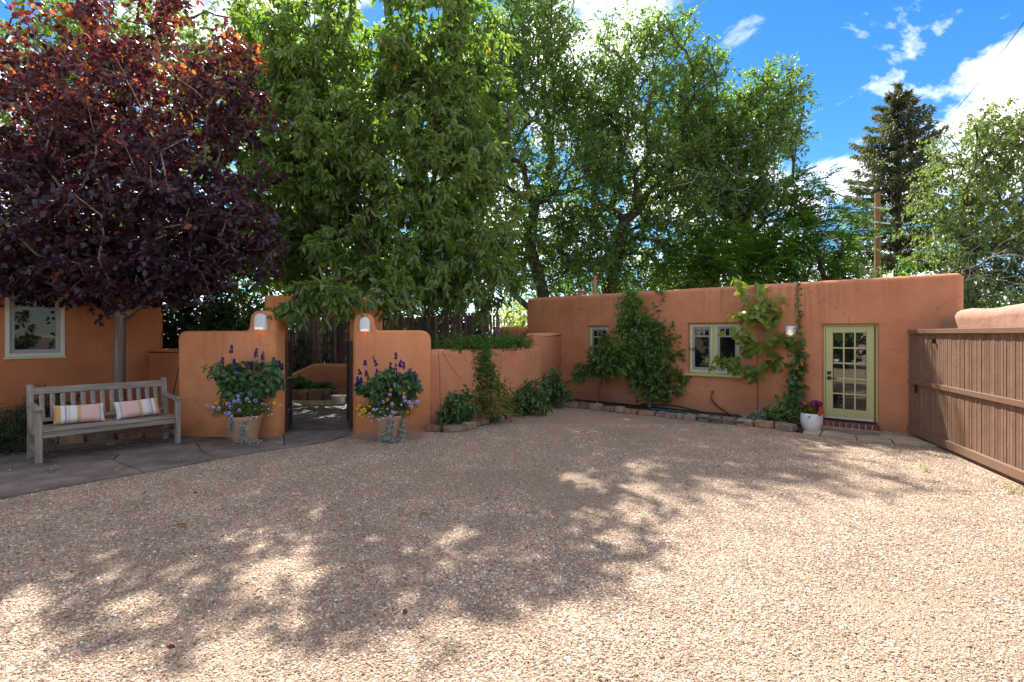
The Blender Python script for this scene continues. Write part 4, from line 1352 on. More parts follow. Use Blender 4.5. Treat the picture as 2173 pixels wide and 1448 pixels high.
def cushion_mesh(w, h, t, seed):
    rs = np.random.RandomState(seed)
    nx, nz = 26, 14
    V, F = [], []
    for side in (-1, 1):
        for j in range(nz + 1):
            for i in range(nx + 1):
                a, b = 2 * i / nx - 1, 2 * j / nz - 1
                pinx = 1 - 0.05 * (1 - b * b) ** 1; pinz = 1 - 0.10 * (1 - a * a)
                th = t / 2 * (max(0, 1 - a ** 4) ** .5) * (max(0, 1 - b ** 4) ** .5)
                th *= 1 + .06 * math.sin(3.1 * a + seed) * math.cos(2.3 * b)
                V.append((a * w / 2 * (1 - 0.045 * (1 - b * b)), side * (th + 0.004), b * h / 2 * (1 - 0.09 * (1 - a * a))))
    n = (nx + 1) * (nz + 1)
    for s in range(2):
        for j in range(nz):
            for i in range(nx):
                q = [s * n + j * (nx + 1) + i, s * n + j * (nx + 1) + i + 1, s * n + (j + 1) * (nx + 1) + i + 1, s * n + (j + 1) * (nx + 1) + i]
                F.append(tuple(q) if s == 0 else tuple(q[::-1]))
    bd = [i for i in range(nx + 1)] + [(j + 1) * (nx + 1) - 1 for j in range(1, nz + 1)] + [nz * (nx + 1) + i for i in range(nx - 1, -1, -1)] + [j * (nx + 1) for j in range(nz - 1, 0, -1)]
    for k in range(len(bd)):
        a, b = bd[k], bd[(k + 1) % len(bd)]
        F.append((b, a, a + n, b + n))
    me = MB().add(V, F).mesh('cushion')
    return sharp(me, 80)

def bench_pt(x, y, z):
    return (BO.x + BD.x * x - BD.y * y, BO.y + BD.y * x + BD.x * y, z + .032)
for k, (x, tilt, flip, lab) in enumerate(((0.52, -0.035, False, 'left lumbar cushion, ochre end at the left, pink right half, on the bench'),
                                          (1.27, 0.05, True, 'right lumbar cushion, white end at the left, ochre end right, on the bench'))):
    o = link('cushion', cushion_mesh(0.62, 0.30, 0.15, k + 1), cushion_mat('striped_cushion_fabric', flip))
    o.rotation_euler = (Matrix.Rotation(math.atan2(BD.y, BD.x), 4, 'Z') @ Matrix.Rotation(-0.42, 4, 'X') @ Matrix.Rotation(-tilt, 4, 'Y')).to_euler()
    o.location = bench_pt(x, DP - 0.24, 0.46 + 0.145)
    tag(o, lab, 'cushion', 'cushions on the bench')

# ---------------------------------------------------------------- ceramic wall lamps
bulb_m = glow('warm_lamp_light', (1.0, 0.66, 0.32), 0.5)
def arch_lamp(center, nrm, w, h, label):
    """white ceramic arch-topped shade, pierced near its bottom, open below"""
    rz = math.atan2(nrm[0], -nrm[1])
    t = empty('wall_lamp', center, rz, label, 'wall lamp', 'lamps on the gate pillars')
    # local -y faces out
    prof = []
    for k in range(13):
        a = math.pi * k / 12
        prof.append((-math.cos(a) * w / 2, h - w / 2 + math.sin(a) * w / 2))
    prof = [(-w / 2, 0)] + prof + [(w / 2, 0)]
    n = len(prof)
    V, F = [], []
    steps = 6
    for s_ in range(steps + 1):
        th = math.pi / 2 * s_ / steps
        sc, dp = math.cos(th) * .22 + .78 if s_ < steps else .76, -math.sin(th) * 0.085
        for (x, z) in prof:
            zc = h * .45
            V.append((x * sc, dp - 0.01, z if z == 0 else zc + (z - zc) * (sc * .35 + .65)))
    for s_ in range(steps):
        for i in range(n - 1):
            a = s_ * n + i
            F.append((a, a + 1, a + 1 + n, a + n))
    F.append(tuple(steps * n + i for i in range(n)))
    me = fix_normals(MB().add(V, F).mesh('shade'))
    link('shade', sharp(me, 40), M['white_ceramic'], t)
    for k in range(7):
        x = (k - 3) * w * .095
        MB().rbox(x - .004, x + .004, -0.0985, -0.0945, .022, .048, .001, 1).build('light_slot', bulb_m, t)
    # back rim and bulb, the light falls on the wall below
    MB().box(-w / 2 - .008, w / 2 + .008, -0.012, 0.004, -.008, h * .6).build('rim', M['stucco_garden'], t)
    MB().tube([(0, -.04, .06), (0, -.04, .12)], [0.018, .022], 8).build('bulb', bulb_m, t)
    ld = bpy.data.lights.new('lamp_light', 'POINT'); ld.energy = 0.07; ld.color = (1.0, .42, .08); ld.shadow_soft_size = .02
    lo = bpy.data.objects.new('lamp_light', ld); lo.parent = t; lo.location = (0, -.045, .03); COL.objects.link(lo)
    return t
nL = Vector((LB - LA).normalized()); nL = Vector((nL.y, -nL.x))
nR = Vector((RB - RA).normalized()); nR = Vector((nR.y, -nR.x))
pL = LA + (LB - LA).normalized() * 1.555 + nL * 0.004
arch_lamp((pL.x, pL.y, 1.925), nL, 0.22, 0.30, 'white arched ceramic lamp on the left gate pillar')
pR = RA + (RB - RA).normalized() * 0.205 + nR * 0.004
arch_lamp((pR.x, pR.y, 1.90), nR, 0.20, 0.28, 'white arched ceramic lamp on the right gate pillar')
# half-cylinder lamp beside the glazed door
u, z = on_guest(1678, 715)
t = empty('wall_lamp', guest_pt(u, 0, z), GROT, 'white half round pierced ceramic lamp beside the door vine', 'wall lamp')
r_ = 0.105; hh = 0.225
V, F = [], []
for zz in (0, hh):
    for k in range(15):
        a = math.pi * k / 14
        V.append((-math.cos(a) * r_, -math.sin(a) * r_ * .95 - .002, zz))
for k in range(14):
    F.append((k, k + 1, k + 16, k + 15))
me = MB().add(V, F).mesh('shade')
o = link('shade', sharp(me, 60), M['white_ceramic'], t)
md = o.modifiers.new('thick', 'SOLIDIFY'); md.thickness = 0.008; md.offset = -1
dotm = glow('warm_pierced_light', (1.0, .62, .25), 1.2)
for (a, zz, s_) in ((-.62, .045, 1), (-.35, .075, 1), (-.1, .05, 1.2), (0.12, .085, 1.3), (.3, .05, 1.1), (.52, .07, 1), (-.2, .11, .9), (.22, .12, .9), (.02, .14, .8)):
    MB().rbox(-.006 * s_, .006 * s_, -.0015, .0015, -.007 * s_, .007 * s_, .001, 1).build('light_hole', dotm, t, (math.sin(a) * (r_ + .0012), -math.cos(a) * (r_ * .95 + .0025) - .002, zz), (0, 0, a))
for k in range(7):
    a = (k - 3) * .28
    MB().rbox(-.003, .003, -.001, .001, -.006, .006, .0005, 1).build('notch', M['sash'], t, (math.sin(a) * (r_ + .001), -math.cos(a) * (r_ * .95 + .0025) - .002, hh - .02), (0, 0, a))
MB().box(-.09, .09, -.006, -.001, .02, hh - .02).build('back_plate', M['white_ceramic'], t)

# ---------------------------------------------------------------- iron gates standing open
def iron_gate(hinge, end, h, label):
    a, b = Vector(hinge), Vector(end)
    d = (b - a); L_ = d.length
    t = empty('iron_gate', (a.x, a.y, 0.05), math.atan2(d.y, d.x), label, 'gate', 'open iron gates of the gateway')
    MB().rbox(0, .045, -.022, .022, 0, h, .004).rbox(L_ - .045, L_, -.022, .022, 0, h, .004).rbox(.045, L_ - .045, -.02, .02, h - .06, h - .01, .004).rbox(.045, L_ - .045, -.02, .02, .03, .08, .004).rbox(.045, L_ - .045, -.02, .02, .36, .40, .004).build('frame', M['iron'], t)
    me = MB().tube([(0, 0, .4), (0, 0, h - .05)], .009, 6).mesh('bar')
    n = max(4, int(L_ / .085))
    for k in range(1, n):
        link('bar', me, M['iron'], t, (L_ * k / n, 0, 0))
    MB().tube([(.05, 0, .09), (L_ - .05, 0, .35)], .009, 6).build('brace', M['iron'], t)
    MB().tube([(.05, 0, .35), (L_ - .05, 0, .09)], .009, 6).build('brace', M['iron'], t)
    return t
iron_gate((-4.20, 9.66), (-4.44, 10.42), 1.68, 'dark iron gate leaf folded back against the left side of the gateway')
iron_gate((-3.10, 9.98), (-3.38, 10.66), 1.68, 'dark iron gate leaf standing open at the right side of the gateway')

# ---------------------------------------------------------------- courtyard behind the gateway
fence = empty('pole_fence', (-9.6, 16.9, 0), 0, 'tall coyote fence of dark upright peeled poles behind the garden walls', 'fence')
FA, FB = Vector((-9.6, 16.9)), Vector((-0.40, 15.2))
rs = random.Random(21)
pm = []
for k in range(5):
    pts, rr = [], []
    for q in range(7):
        f = q / 6
        pts.append((rs.uniform(-.012, .012), rs.uniform(-.01, .01), f * 1.0)); rr.append(.037 * (1.10 - .22 * f) * rs.uniform(.93, 1.07))
    pm.append(MB().tube(pts, rr, 7).mesh('pole', 50))
nf = int((FB - FA).length / 0.060)
for k in range(nf):
    p = FA.lerp(FB, k / (nf - 1))
    s_ = rs.uniform(.8, 1.15)
    link('pole', pm[k % 5], M['pole'], fence, (p.x - FA.x + rs.uniform(-.006, .006), p.y - FA.y + rs.uniform(-.02, .02), -.05), (rs.uniform(-.012, .012), rs.uniform(-.014, .014), rs.uniform(0, 6)), (s_, s_, 2.48 + rs.uniform(-.10, .07)))
for zz in (.55, 1.85):
    MB().tube([(0, .07, zz), (FB.x - FA.x, FB.y - FA.y + .07, zz)], .028, 6).build('rail', M['pole'], fence)
pth = [Vector((-6.75, 15.55)).lerp(Vector((-3.6, 15.35)), i / 11) for i in range(12)]
w = link('courtyard_bench_wall', sweep_wall(pth, [0.62 + 0.36 * min(1, i / 3.0) for i in range(12)], 0.34, 0.10), M['stucco_low'])
tag(w, 'low adobe bench wall in front of the pole fence, seen through the gateway', 'wall')
bordr = empty('stone_border', (-6.6, 14.75, 0), 0, 'dark stacked stone border of the courtyard bed, seen through the gateway', 'stone border')
rs = random.Random(31)
for row in range(2):
    x = 0.0
    while x < 2.6:
        l = rs.uniform(.22, .42)
        link('stone', stone_mesh(rs, l, .25, .15), M['rock'], bordr, (x + l / 2, rs.uniform(-.03, .03), row * .14), (0, 0, rs.uniform(-.1, .1)))
        x += l + .01
o = MB().prism([(-7.4, 14.8), (-3.6, 14.7), (-3.6, 15.5), (-7.4, 15.7)], -0.02, 0.2).build('courtyard_bed', M['soil'])
tag(o, kind='structure')
x, yy, _ = gp(718, 858)
o = MB().lathe([(0, .005), (.13, 0), (.15, .02), (.19, .22), (.20, .235), (.185, .235), (.14, .04), (0, .04)], 20, (0, 0)).build('white_tub', M['white_ceramic'], None, (x, yy, 0), smooth=40)
tag(o, 'small white tub on the courtyard gravel beside the iron gate', 'tub')

# ---------------------------------------------------------------- pots
def pot(name, loc, label, rt, rb, h, mat, rim=0.02):
    t = empty(name, loc, math.atan2(-loc[0], loc[1]), label, 'flower pot')
    MB().lathe([(0, 0.01), (rb * .96, 0), (rb, .012), (rb + (rt - rb) * .82, h * .82), (rb + (rt - rb) * .84, h * .85), (rt + rim * .4, h * .86), (rt + rim * .5, h - .01), (rt, h), (rt - .022, h), (rt - .03, h * .85), (0, h * .85)], 36).build('pot', mat, t, smooth=40)
    MB().lathe([(0, h * .9), (rt - .03, h * .88)], 20).build('soil', M['soil'], t)
    return t

def spike_mesh(seed, h):
    rs = np.random.RandomState(seed)
    n = 46
    f = rs.random(n)
    a = rs.random(n) * 6.28
    r = 0.016 * (1 - .75 * f) + .003
    P = np.stack([np.cos(a) * r * .4, np.sin(a) * r * .4, f * h], 1)
    q = np.linspace(-.2, .01, 8)
    stalk = np.stack([0 * q, 0 * q, q], 1)
    P = np.concatenate([P, stalk]); f = np.concatenate([f, 0 * q]); n += 8
    D = np.concatenate([np.stack([np.cos(a), np.sin(a), .9 + 0 * a], 1), np.tile([0.02, .01, 1.0], (8, 1))])
    Ln = np.concatenate([.03 * (1.2 - .6 * f[:46]), np.full(8, .034)]); Wd = np.concatenate([np.full(46, .026), np.full(8, .006)])
    return blades_mesh('flower_spike', blades(P, D, unit(rs.normal(size=(n, 3))), Ln * 1.25, Wd * 1.25, DIA), rs.random(n))

def floret_mesh(seed, n=16, r=.032, s=.022):
    """a rounded head of small five-petalled flowers"""
    rs = np.random.RandomState(seed)
    c = unit(rs.normal(size=(n, 3)) + np.array([0, 0, .8])) * r
    c[:, 2] = np.abs(c[:, 2])
    Pn, Dn, Nn = [], [], []
    for k in range(n):
        nn = unit(c[k:k + 1])[0]
        a = np.cross(nn, [0.3, .2, 1.0]); a = a / np.linalg.norm(a); b = np.cross(nn, a)
        for q in range(5):
            an = q * 1.2566 + k
            Pn.append(c[k]); Dn.append(a * math.cos(an) + b * math.sin(an) + nn * .15); Nn.append(nn)
    Pn, Dn, Nn = map(np.array, (Pn, Dn, Nn))
    return blades_mesh('flower_head', blades(Pn, Dn, Nn, s * .62, s * .55, DIA), np.repeat(rs.random(n), 5))

def daisy_mesh(seed, n=8, s=.03):
    a = np.arange(n) * 2 * math.pi / n
    D = np.stack([np.cos(a), np.sin(a), .25 + 0 * a], 1)
    return blades_mesh('flower', blades(np.zeros((n, 3)), D, np.tile([0, 0, 1.0], (n, 1)), s, s * .75, HEX), np.random.RandomState(seed).random(n))

def trailing(parent, paths, n, ll, mat, seed, name='trailing_foliage'):
    rs = np.random.RandomState(seed)
    P = []
    for pts, wd in paths:
        pts = np.array(pts, float)
        f = rs.random(n) * (len(pts) - 1)
        i = np.minimum(f.astype(int), len(pts) - 2)
        q = pts[i] + (pts[i + 1] - pts[i]) * (f - i)[:, None] + rs.normal(size=(n, 3)) * wd
        P.append(q)
    P = np.concatenate(P)
    P[:, 2] = np.maximum(P[:, 2], .012)
    m = len(P)
    D = unit(rnd_dirs(rs, m) + np.array([0, -.4, -.3]))
    o = link(name, blades_mesh(name, blades(P, D, unit(np.array([0, -1.0, .5]) + rs.normal(size=(m, 3)) * .5), ll, ll, ROUND), rs.random(m)), mat, parent)
    o['kind'] = 'stuff'

def flower_pot(loc, label, rt, rb, h, seed, spikes, lilac, white, yellow, orange, trail, sage_lobes, bed_lobes):
    t = pot('flower_pot', loc, label, rt, rb, h, M['terracotta'])
    shrub('', '', '', None, sage_lobes, 64, 27, .11, .115, .078, M['leaf_sage'], M['stem'], seed, HEART, droop=.35, parent=t, singles=0, ntw=3, lean=.7, hang=.25)
    shrub('', '', '', None, bed_lobes, 40, 60, .10, .045, .016, M['leaf_fine'], M['stem'], seed + 1, DIA, parent=t, ntw=6)
    rs = random.Random(seed)
    sm = [spike_mesh(seed + k, hh) for k, hh in enumerate((.10, .14, .18))]
    for (x, z, tilt) in spikes:
        o = link('flower_spike', sm[rs.randrange(3)], M['petal_violet'], t, (x, rs.uniform(-.14, .10), z), (rs.uniform(-.25, .2), tilt, rs.uniform(0, 6)))
    fm = [floret_mesh(seed + k, 12 + 3 * k) for k in range(3)]
    for (x, z, yy) in lilac:
        link('flower_head', fm[rs.randrange(3)], M['petal_lilac'], t, (x, yy, z), (rs.uniform(.5, 1.1), rs.uniform(-.4, .4), 0))
    wm = floret_mesh(seed + 9, 2, .018, .034)
    for (x, z, yy) in white:
        link('flower_head', wm, M['petal_white'], t, (x, yy, z), (rs.uniform(.5, 1.2), rs.uniform(-.4, .4), rs.uniform(0, 6)))
    dm = daisy_mesh(seed, 8, .026)
    for (x, z) in yellow:
        link('flower', dm, M['petal_yellow'], t, (x, -rs.uniform(.1, .3), z), (1.1, rs.uniform(-.4, .4), 0))
    om = daisy_mesh(seed + 1, 9, .036)
    for (x, z) in orange:
        link('flower', om, M['petal_orange'], t, (x, -rs.uniform(.12, .26), z), (1.2, rs.uniform(-.4, .4), 0))
    trailing(t, trail, 420, .027, M['leaf_silver'], seed + 4)
    return t

# left pot stands on the flagstones, right pot on the gravel
lx, ly, _ = gp(520, 940)
q = 8.0e-3
rs = random.Random(77)
sp_px = [(478, 762, -.2), (494, 742, .05), (540, 752, 0), (553, 760, .1), (574, 768, .25), (586, 772, .1), (532, 772, -.1), (505, 790, 0), (590, 780, .2), (500, 766, .1), (482, 790, -.4)]
sp = [((x - 520) * q, (941 - y_) * q - .10, a) for x, y_, a in sp_px]
lil = [((x - 520) * q, (941 - y_) * q, -.22 - .1 * rs.random()) for x, y_ in ((453, 858), (463, 862), (472, 865), (489, 856), (493, 864), (507, 842), (500, 852), (507, 850), (523, 849), (538, 853), (484, 876), (491, 875), (509, 872), (495, 882))]
whi = [((x - 520) * q, (941 - y_) * q, -.24 - .1 * rs.random()) for x, y_ in ((539, 872), (552, 873), (553, 882), (565, 872), (525, 888), (533, 887), (541, 889), (532, 882), (557, 862), (565, 888), (571, 885), (576, 877), (551, 887), (530, 892), (553, 861), (565, 861), (512, 856), (528, 855))]
yel = [((x - 520) * q, (941 - y_) * q) for x, y_ in ((575, 858), (576, 862), (588, 867))]
flower_pot((lx, ly, .031), 'terracotta pot of violet sage and lilac flowers on the flagstones, left of gateway', .262, .192, .44, 100, sp, lil, whi, yel, [((468 - 520) * q, .7)],
           [([(0, -.2, .42), (-.02, -.275, .3), (-.06, -.245, .12), (-.02, -.25, .03), (.1, -.27, .012), (.25, -.26, .012)], .022), ([(-.2, -.17, .43), (-.215, -.14, .3), (-.19, -.12, .2)], .01)],
           [(-.24, 0, 1.12, .20, .18, .28), (.28, 0, 1.06, .36, .22, .30), (0.06, 0, .84, .24, .17, .20), (.0, 0, 1.2, .22, .15, .2), (.5, 0, 1.16, .16, .12, .16), (-.42, 0, 1.28, .10, .1, .1), (-.2, 0, .92, .24, .18, .2)],
           [(-.25, -.05, .58, .32, .2, .13), (.25, -.06, .53, .27, .2, .10), (0, -.1, .56, .25, .2, .1)])
rx, ry, _ = gp(825, 934)
q = 8.25e-3
sp_px = [(776, 764, 0), (800, 765, -.3), (840, 752, .05), (847, 768, .15), (829, 773, .1), (857, 772, .1), (868, 788, .5), (757, 806, -.7), (768, 800, -.1), (800, 788, 0), (778, 820, -.1), (818, 800, 0), (838, 782, 0), (878, 800, .6), (805, 812, .1), (767, 783, -.6), (780, 785, -.1), (763, 802, -.3)]
sp = [((x - 825) * q, (935 - y_) * q - .12, a) for x, y_, a in sp_px]
lil = [((x - 825) * q, (935 - y_) * q, -.2 - .12 * rs.random()) for x, y_ in ((813, 850), (827, 836), (832, 855), (856, 842), (858, 851), (867, 853), (872, 857), (879, 852), (884, 852), (866, 860), (833, 872), (795, 866), (871, 862))]
whi = [((x - 825) * q, (935 - y_) * q, -.24 - .12 * rs.random()) for x, y_ in ((780, 876), (788, 873), (785, 882), (799, 885), (802, 865), (808, 872), (815, 874), (822, 866), (818, 880), (826, 872), (813, 884), (829, 880), (806, 888), (836, 874), (821, 886), (793, 880), (812, 866), (842, 876), (789, 888), (850, 858))]
yel = [((x - 825) * q, (935 - y_) * q) for x, y_ in ((762, 865), (770, 867), (773, 871), (767, 874), (776, 863), (770, 881), (786, 861), (778, 868), (766, 858))]
flower_pot((rx, ry, .004), 'terracotta pot of violet sage with silver trailing leaves, right of the gateway', .25, .195, .44, 200, sp, lil, whi, yel, [((829 - 825) * q, .90), ((845 - 825) * q, .88), ((856 - 825) * q, .83), ((863 - 825) * q, .5), ((872 - 825) * q, .56), ((822 - 825) * q, .73)],
           [([(.06, -.2, .44), (.03, -.27, .3), (-.06, -.25, .14), (-.1, -.26, .03), (.2, -.28, .012)], .035), ([(.02, -.2, .42), (0, -.27, .25), (-.03, -.25, .1), (.0, -.27, .015), (.28, -.2, .012)], .035), ([(.24, -.1, .5), (.24, -.14, .3), (.22, -.14, .1), (.24, -.16, .01)], .025)],
           [(-.2, 0, .96, .26, .2, .22), (.2, 0, 1.0, .28, .2, .24), (0, 0, .80, .26, .16, .24), (-.05, -.05, 1.12, .2, .15, .16), (.38, 0, .92, .14, .12, .16), (-.38, 0, .9, .12, .1, .12)],
           [(-.25, -.06, .55, .24, .18, .13), (.05, -.12, .53, .28, .2, .11), (.28, -.05, .6, .2, .15, .12), (.1, -.05, .7, .2, .15, .1)])
# white pot by the door
wx, wy, _ = gp(1722, 914)
t = empty('white_pot', (wx, wy, .02), math.atan2(-wx, wy), 'round white ceramic pot of dark red and magenta flowers by the door', 'flower pot')
MB().lathe([(0, .006), (.145, 0), (.16, .015), (.188, .14), (.19, .30), (.183, .32), (.17, .315), (.165, .27), (0, .27)], 36).build('pot', M['white_ceramic'], t, smooth=40)
MB().rbox(-.006, .006, -.003, .003, -.006, .006, .001, 1).build('drain_hole', M['black'], t, (.02, -.187, .15))
shrub('', '', '', None, [(0, 0, .36, .2, .16, .12), (-.08, 0, .42, .12, .1, .1)], 22, 20, .08, .10, .028, M['leaf_shrub'], M['stem'], 301, HEX, parent=t)
dm = floret_mesh(302, 16, .045, .06)
rs = random.Random(8)
for (x, z) in ((.02, .50), (.07, .52), (.10, .47), (.03, .45), (-.12, .5), (.13, .51), (.06, .42)):
    link('flower_head', dm, M['petal_magenta'], t, (x, -.05 + rs.uniform(-.08, .05), z), (.9, rs.uniform(-.4, .4), rs.uniform(0, 6)))
dm = daisy_mesh(303, 9, .045)
for (x, z) in ((-.02, .40), (.14, .33), (-.11, .52), (.17, .40)):
    link('flower', dm, M['petal_red'], t, (x, -.16, z), (1.1, rs.uniform(-.4, .4), 0))

# ---------------------------------------------------------------- hose and tap
u, z = on_guest(1512, 832)
t = empty('hose_tap', guest_pt(u, 0, z), GROT, 'small brass tap on the adobe wall below the double window', 'tap')
MB().lathe([(.0, 0), (.035, 0), (.035, .012), (0, .012)], 14).build('flange', M['brass'], t, (0, -.0, 0), (math.radians(90), 0, 0))
MB().tube([(0, -.005, 0), (0, -.07, 0), (0, -.10, -.03), (0, -.105, -.08)], .016, 8).build('spout', M['brass'], t)
MB().lathe([(0, 0), (.03, .004), (.03, .012), (0, .014)], 10).build('handle', M['brass'], t, (0, -.06, .03))
tp = Vector(guest_pt(u, -.105, z - .08))
def gpz(px, py, z_): return Vector(gp(px, py, z_))
def spline(pts, n=10):
    pts = [Vector(p) for p in pts]
    out = []
    for i in range(len(pts) - 1):
        p0, p1, p2, p3 = pts[max(0, i - 1)], pts[i], pts[i + 1], pts[min(len(pts) - 1, i + 2)]
        for k in range(n):
            t_ = k / n
            out.append(0.5 * ((2 * p1) + (p2 - p0) * t_ + (2 * p0 - 5 * p1 + 4 * p2 - p3) * t_ * t_ + (3 * p1 - p0 - 3 * p2 + p3) * t_ ** 3))
    out.append(pts[-1])
    return out
o = MB().tube(spline([tp, tp + Vector((.02, -.05, -.12)), gpz(1523, 862, .2), gpz(1545, 878, .10), gpz(1575, 890, .10), gpz(1600, 893, .075)]), .017, 8).build('garden_hose', M['hose_dark'])
tag(o, 'dark hose hanging from the tap down to the bed', 'hose')
for k, (pts, mt, lab) in enumerate((
        ([gpz(1360, 858, .08), gpz(1425, 861, .17), gpz(1470, 870, .15), gpz(1530, 884, .11), gpz(1600, 893, .08)], 'hose_dark', 'uppermost hose strand arching along the bed behind the edging stones'),
        ([gpz(1380, 868, .075), gpz(1440, 874, .11), gpz(1500, 884, .09), gpz(1560, 891, .08), gpz(1605, 896, .075)], 'hose', 'blue green hose strand in the middle of the bundle in the bed'),
        ([gpz(1430, 880, .075), gpz(1480, 885, .09), gpz(1530, 892, .085), gpz(1580, 897, .075)], 'hose', 'lowest blue green hose strand lying against the edging stones'))):
    o = MB().tube(spline(pts), .019, 8).build('garden_hose', M[mt])
    tag(o, lab, 'hose')

# ---------------------------------------------------------------- utility pole and wires
px_, py_, pz_ = at(1862, 575, 24.0)
up = empty('utility_pole', (px_, py_, 0), 0, 'brown wooden utility pole with short crossarms in front of the spruce', 'utility pole')
MB().tube([(0, 0, -.2), (0, 0, 4), (0, 0, at(1862, 410, 24)[2])], [.14, .128, .11], 14).build('post', M['pole_wood'], up)
for yy, wd in ((475, .55), (444, .5)):
    zz = at(1862, yy, 24)[2]
    MB().rbox(-wd, wd, -.21, -.16, zz - .035, zz + .035, .008, mat=Matrix.Rotation(.3, 4, 'Z')).build('crossarm', M['steel'], up)
    for x in (-wd * .9, wd * .9):
        MB().lathe([(.0, 0), (.04, .01), (.025, .05), (.045, .08), (0, .11)], 10).build('insulator', M['steel'], up, (x * math.cos(.3), x * math.sin(.3) - .18, zz + .035))
MB().tube([(-.15, -.14, at(0, 505, 24)[2]), (.15, -.16, at(0, 505, 24)[2] + .04)], .03, 8).build('bracket', M['steel'], up)
def wire(a, b, sag, label, r=.012):
    a, b = Vector(a), Vector(b)
    pts = [a.lerp(b, i / 16) + Vector((0, 0, -sag * 4 * (i / 16) * (1 - i / 16))) for i in range(17)]
    o = MB().tube(pts, r, 5).build('power_line', M['wire'])
    tag(o, label, 'wire')
wire(at(2030, 232, 26), at(2300, -130, 16), .15, 'single power line crossing the sky at the upper right', .014)
wire(at(1866, 497, 24), at(1995, 425, 30), .3, 'thin service wire rising from the utility pole into the spruce', .012)
wire(at(1860, 450, 24), at(1650, 476, 34), .3, 'thin wire running left from the utility pole behind the trees', .012)
# stray black cable on the left wall
o = MB().tube([(-6.03, 9.46, 1.5), (-6.20, 9.6, 1.1), (-6.32, 9.66, .7)], .008, 5).build('cable', M['wire'])
tag(o, 'thin black cable slanting down beside the left gate wall', 'cable')
# ---------------------------------------------------------------- trees
def purple_tint(rs, P, t):
    young = np.clip((P[:, 2] - 4.0) / 2.6, 0, 1)            # new growth at the top is redder
    return np.clip(0.62 * t + 0.75 * young * np.clip(t * 1.6 - .45, 0, 1) * rs.random(len(P)) + .16 * young + (rs.random(len(P)) > .988) * .5, 0, .99)
tree('purple_tree', 'purple leaved tree with a slim grey trunk behind the bench', 'tree', (-7.15, 9.45, 0),
     [(-7.15, 9.45, -.1), (-7.16, 9.44, .8), (-7.13, 9.42, 1.6), (-7.10, 9.40, 2.15)],
     [(-8.0, 8.9, 4.6, 2.6, 1.7, 2.3), (-6.4, 8.9, 4.0, 2.4, 1.6, 1.6), (-7.0, 9.8, 6.7, 2.5, 1.5, 1.9), (-8.2, 9.0, 2.95, 1.8, 1.1, .4), (-6.0, 8.7, 2.8, 1.3, .9, .35), (-5.2, 9.0, 3.7, 1.3, 1.2, 1.1), (-8.6, 8.7, 3.0, 1.4, 1.0, .6), (-6.3, 8.9, 2.95, 1.2, 1.0, .45), (-5.3, 9.5, 6.3, .8, .8, .9)],
     900, 50, .38, .105, .068, M['leaf_purple'], M['bark'], 11, trunk_r=.095, r_tip=.007, droop=.3, shape=ROUND, ntw=4, singles=300, twig_keep=.6, tintf=purple_tint, zmin=2.5, expo=.45, extra=[(-7.75, 9.3, 2.75, .02, .02, .02, 1), (-6.55, 9.3, 2.85, .02, .02, .02, 1)])

def cherry_tint(rs, P, t):
    up = np.clip((P[:, 2] - 3) / 7, 0, 1)
    t = np.clip(-.04 + .78 * t + .12 * up * rs.random(len(P)), 0, .72)  # wide tint range, paler towards the top, imitates sky highlights on the leaves
    return np.where(rs.random(len(P)) > .9985, 1.0, t)
tree('cherry_tree', 'big green tree with drooping leaf clusters behind the gateway', 'tree', (-3.95, 13.3, 0),
     [(-3.95, 13.3, -.1), (-3.93, 13.28, 1.0), (-3.95, 13.25, 2.0), (-3.85, 13.25, 2.9)],
     [(-3.6, 13.3, 6.2, 3.4, 2.4, 2.4), (-1.6, 13.0, 5.2, 2.0, 2.0, 2.2), (-5.6, 13.2, 5.8, 2.0, 2.0, 2.4), (-3.4, 13.6, 9.2, 3.4, 2.0, 2.1), (-1.0, 12.7, 3.5, 1.4, 1.5, 1.1), (-3.4, 11.6, 3.7, 1.5, 1.2, .8), (-2.0, 11.7, 3.2, 1.4, 1.2, .6), (-1.5, 13.4, 8.4, 1.9, 1.6, 2.4), (-5.8, 13.5, 8.6, 2.0, 1.5, 2.1), (-6.2, 13.4, 4.2, 1.4, 1.4, 1.2), (-4.6, 15.2, 5.6, 2.4, 1.3, 2.2)],
     1250, 46, .42, .20, .092, M['leaf_cherry'], M['bark_dark'], 22, trunk_r=.2, r_tip=.009, droop=.32, shape=HEX, ntw=4, singles=300, twig_keep=.5, tintf=cherry_tint, hang=.35, leafmat_lean=.7, zmin=2.3, expo=.45,
     extra=[(-3.5, 9.45, 2.72, .5, .12, .22, 9), (-3.2, 9.5, 2.55, .5, .1, .2, 7), (-3.9, 9.35, 2.3, .3, .1, .08, 3), (-2.4, 10.3, 2.75, .7, .3, .3, 14)])

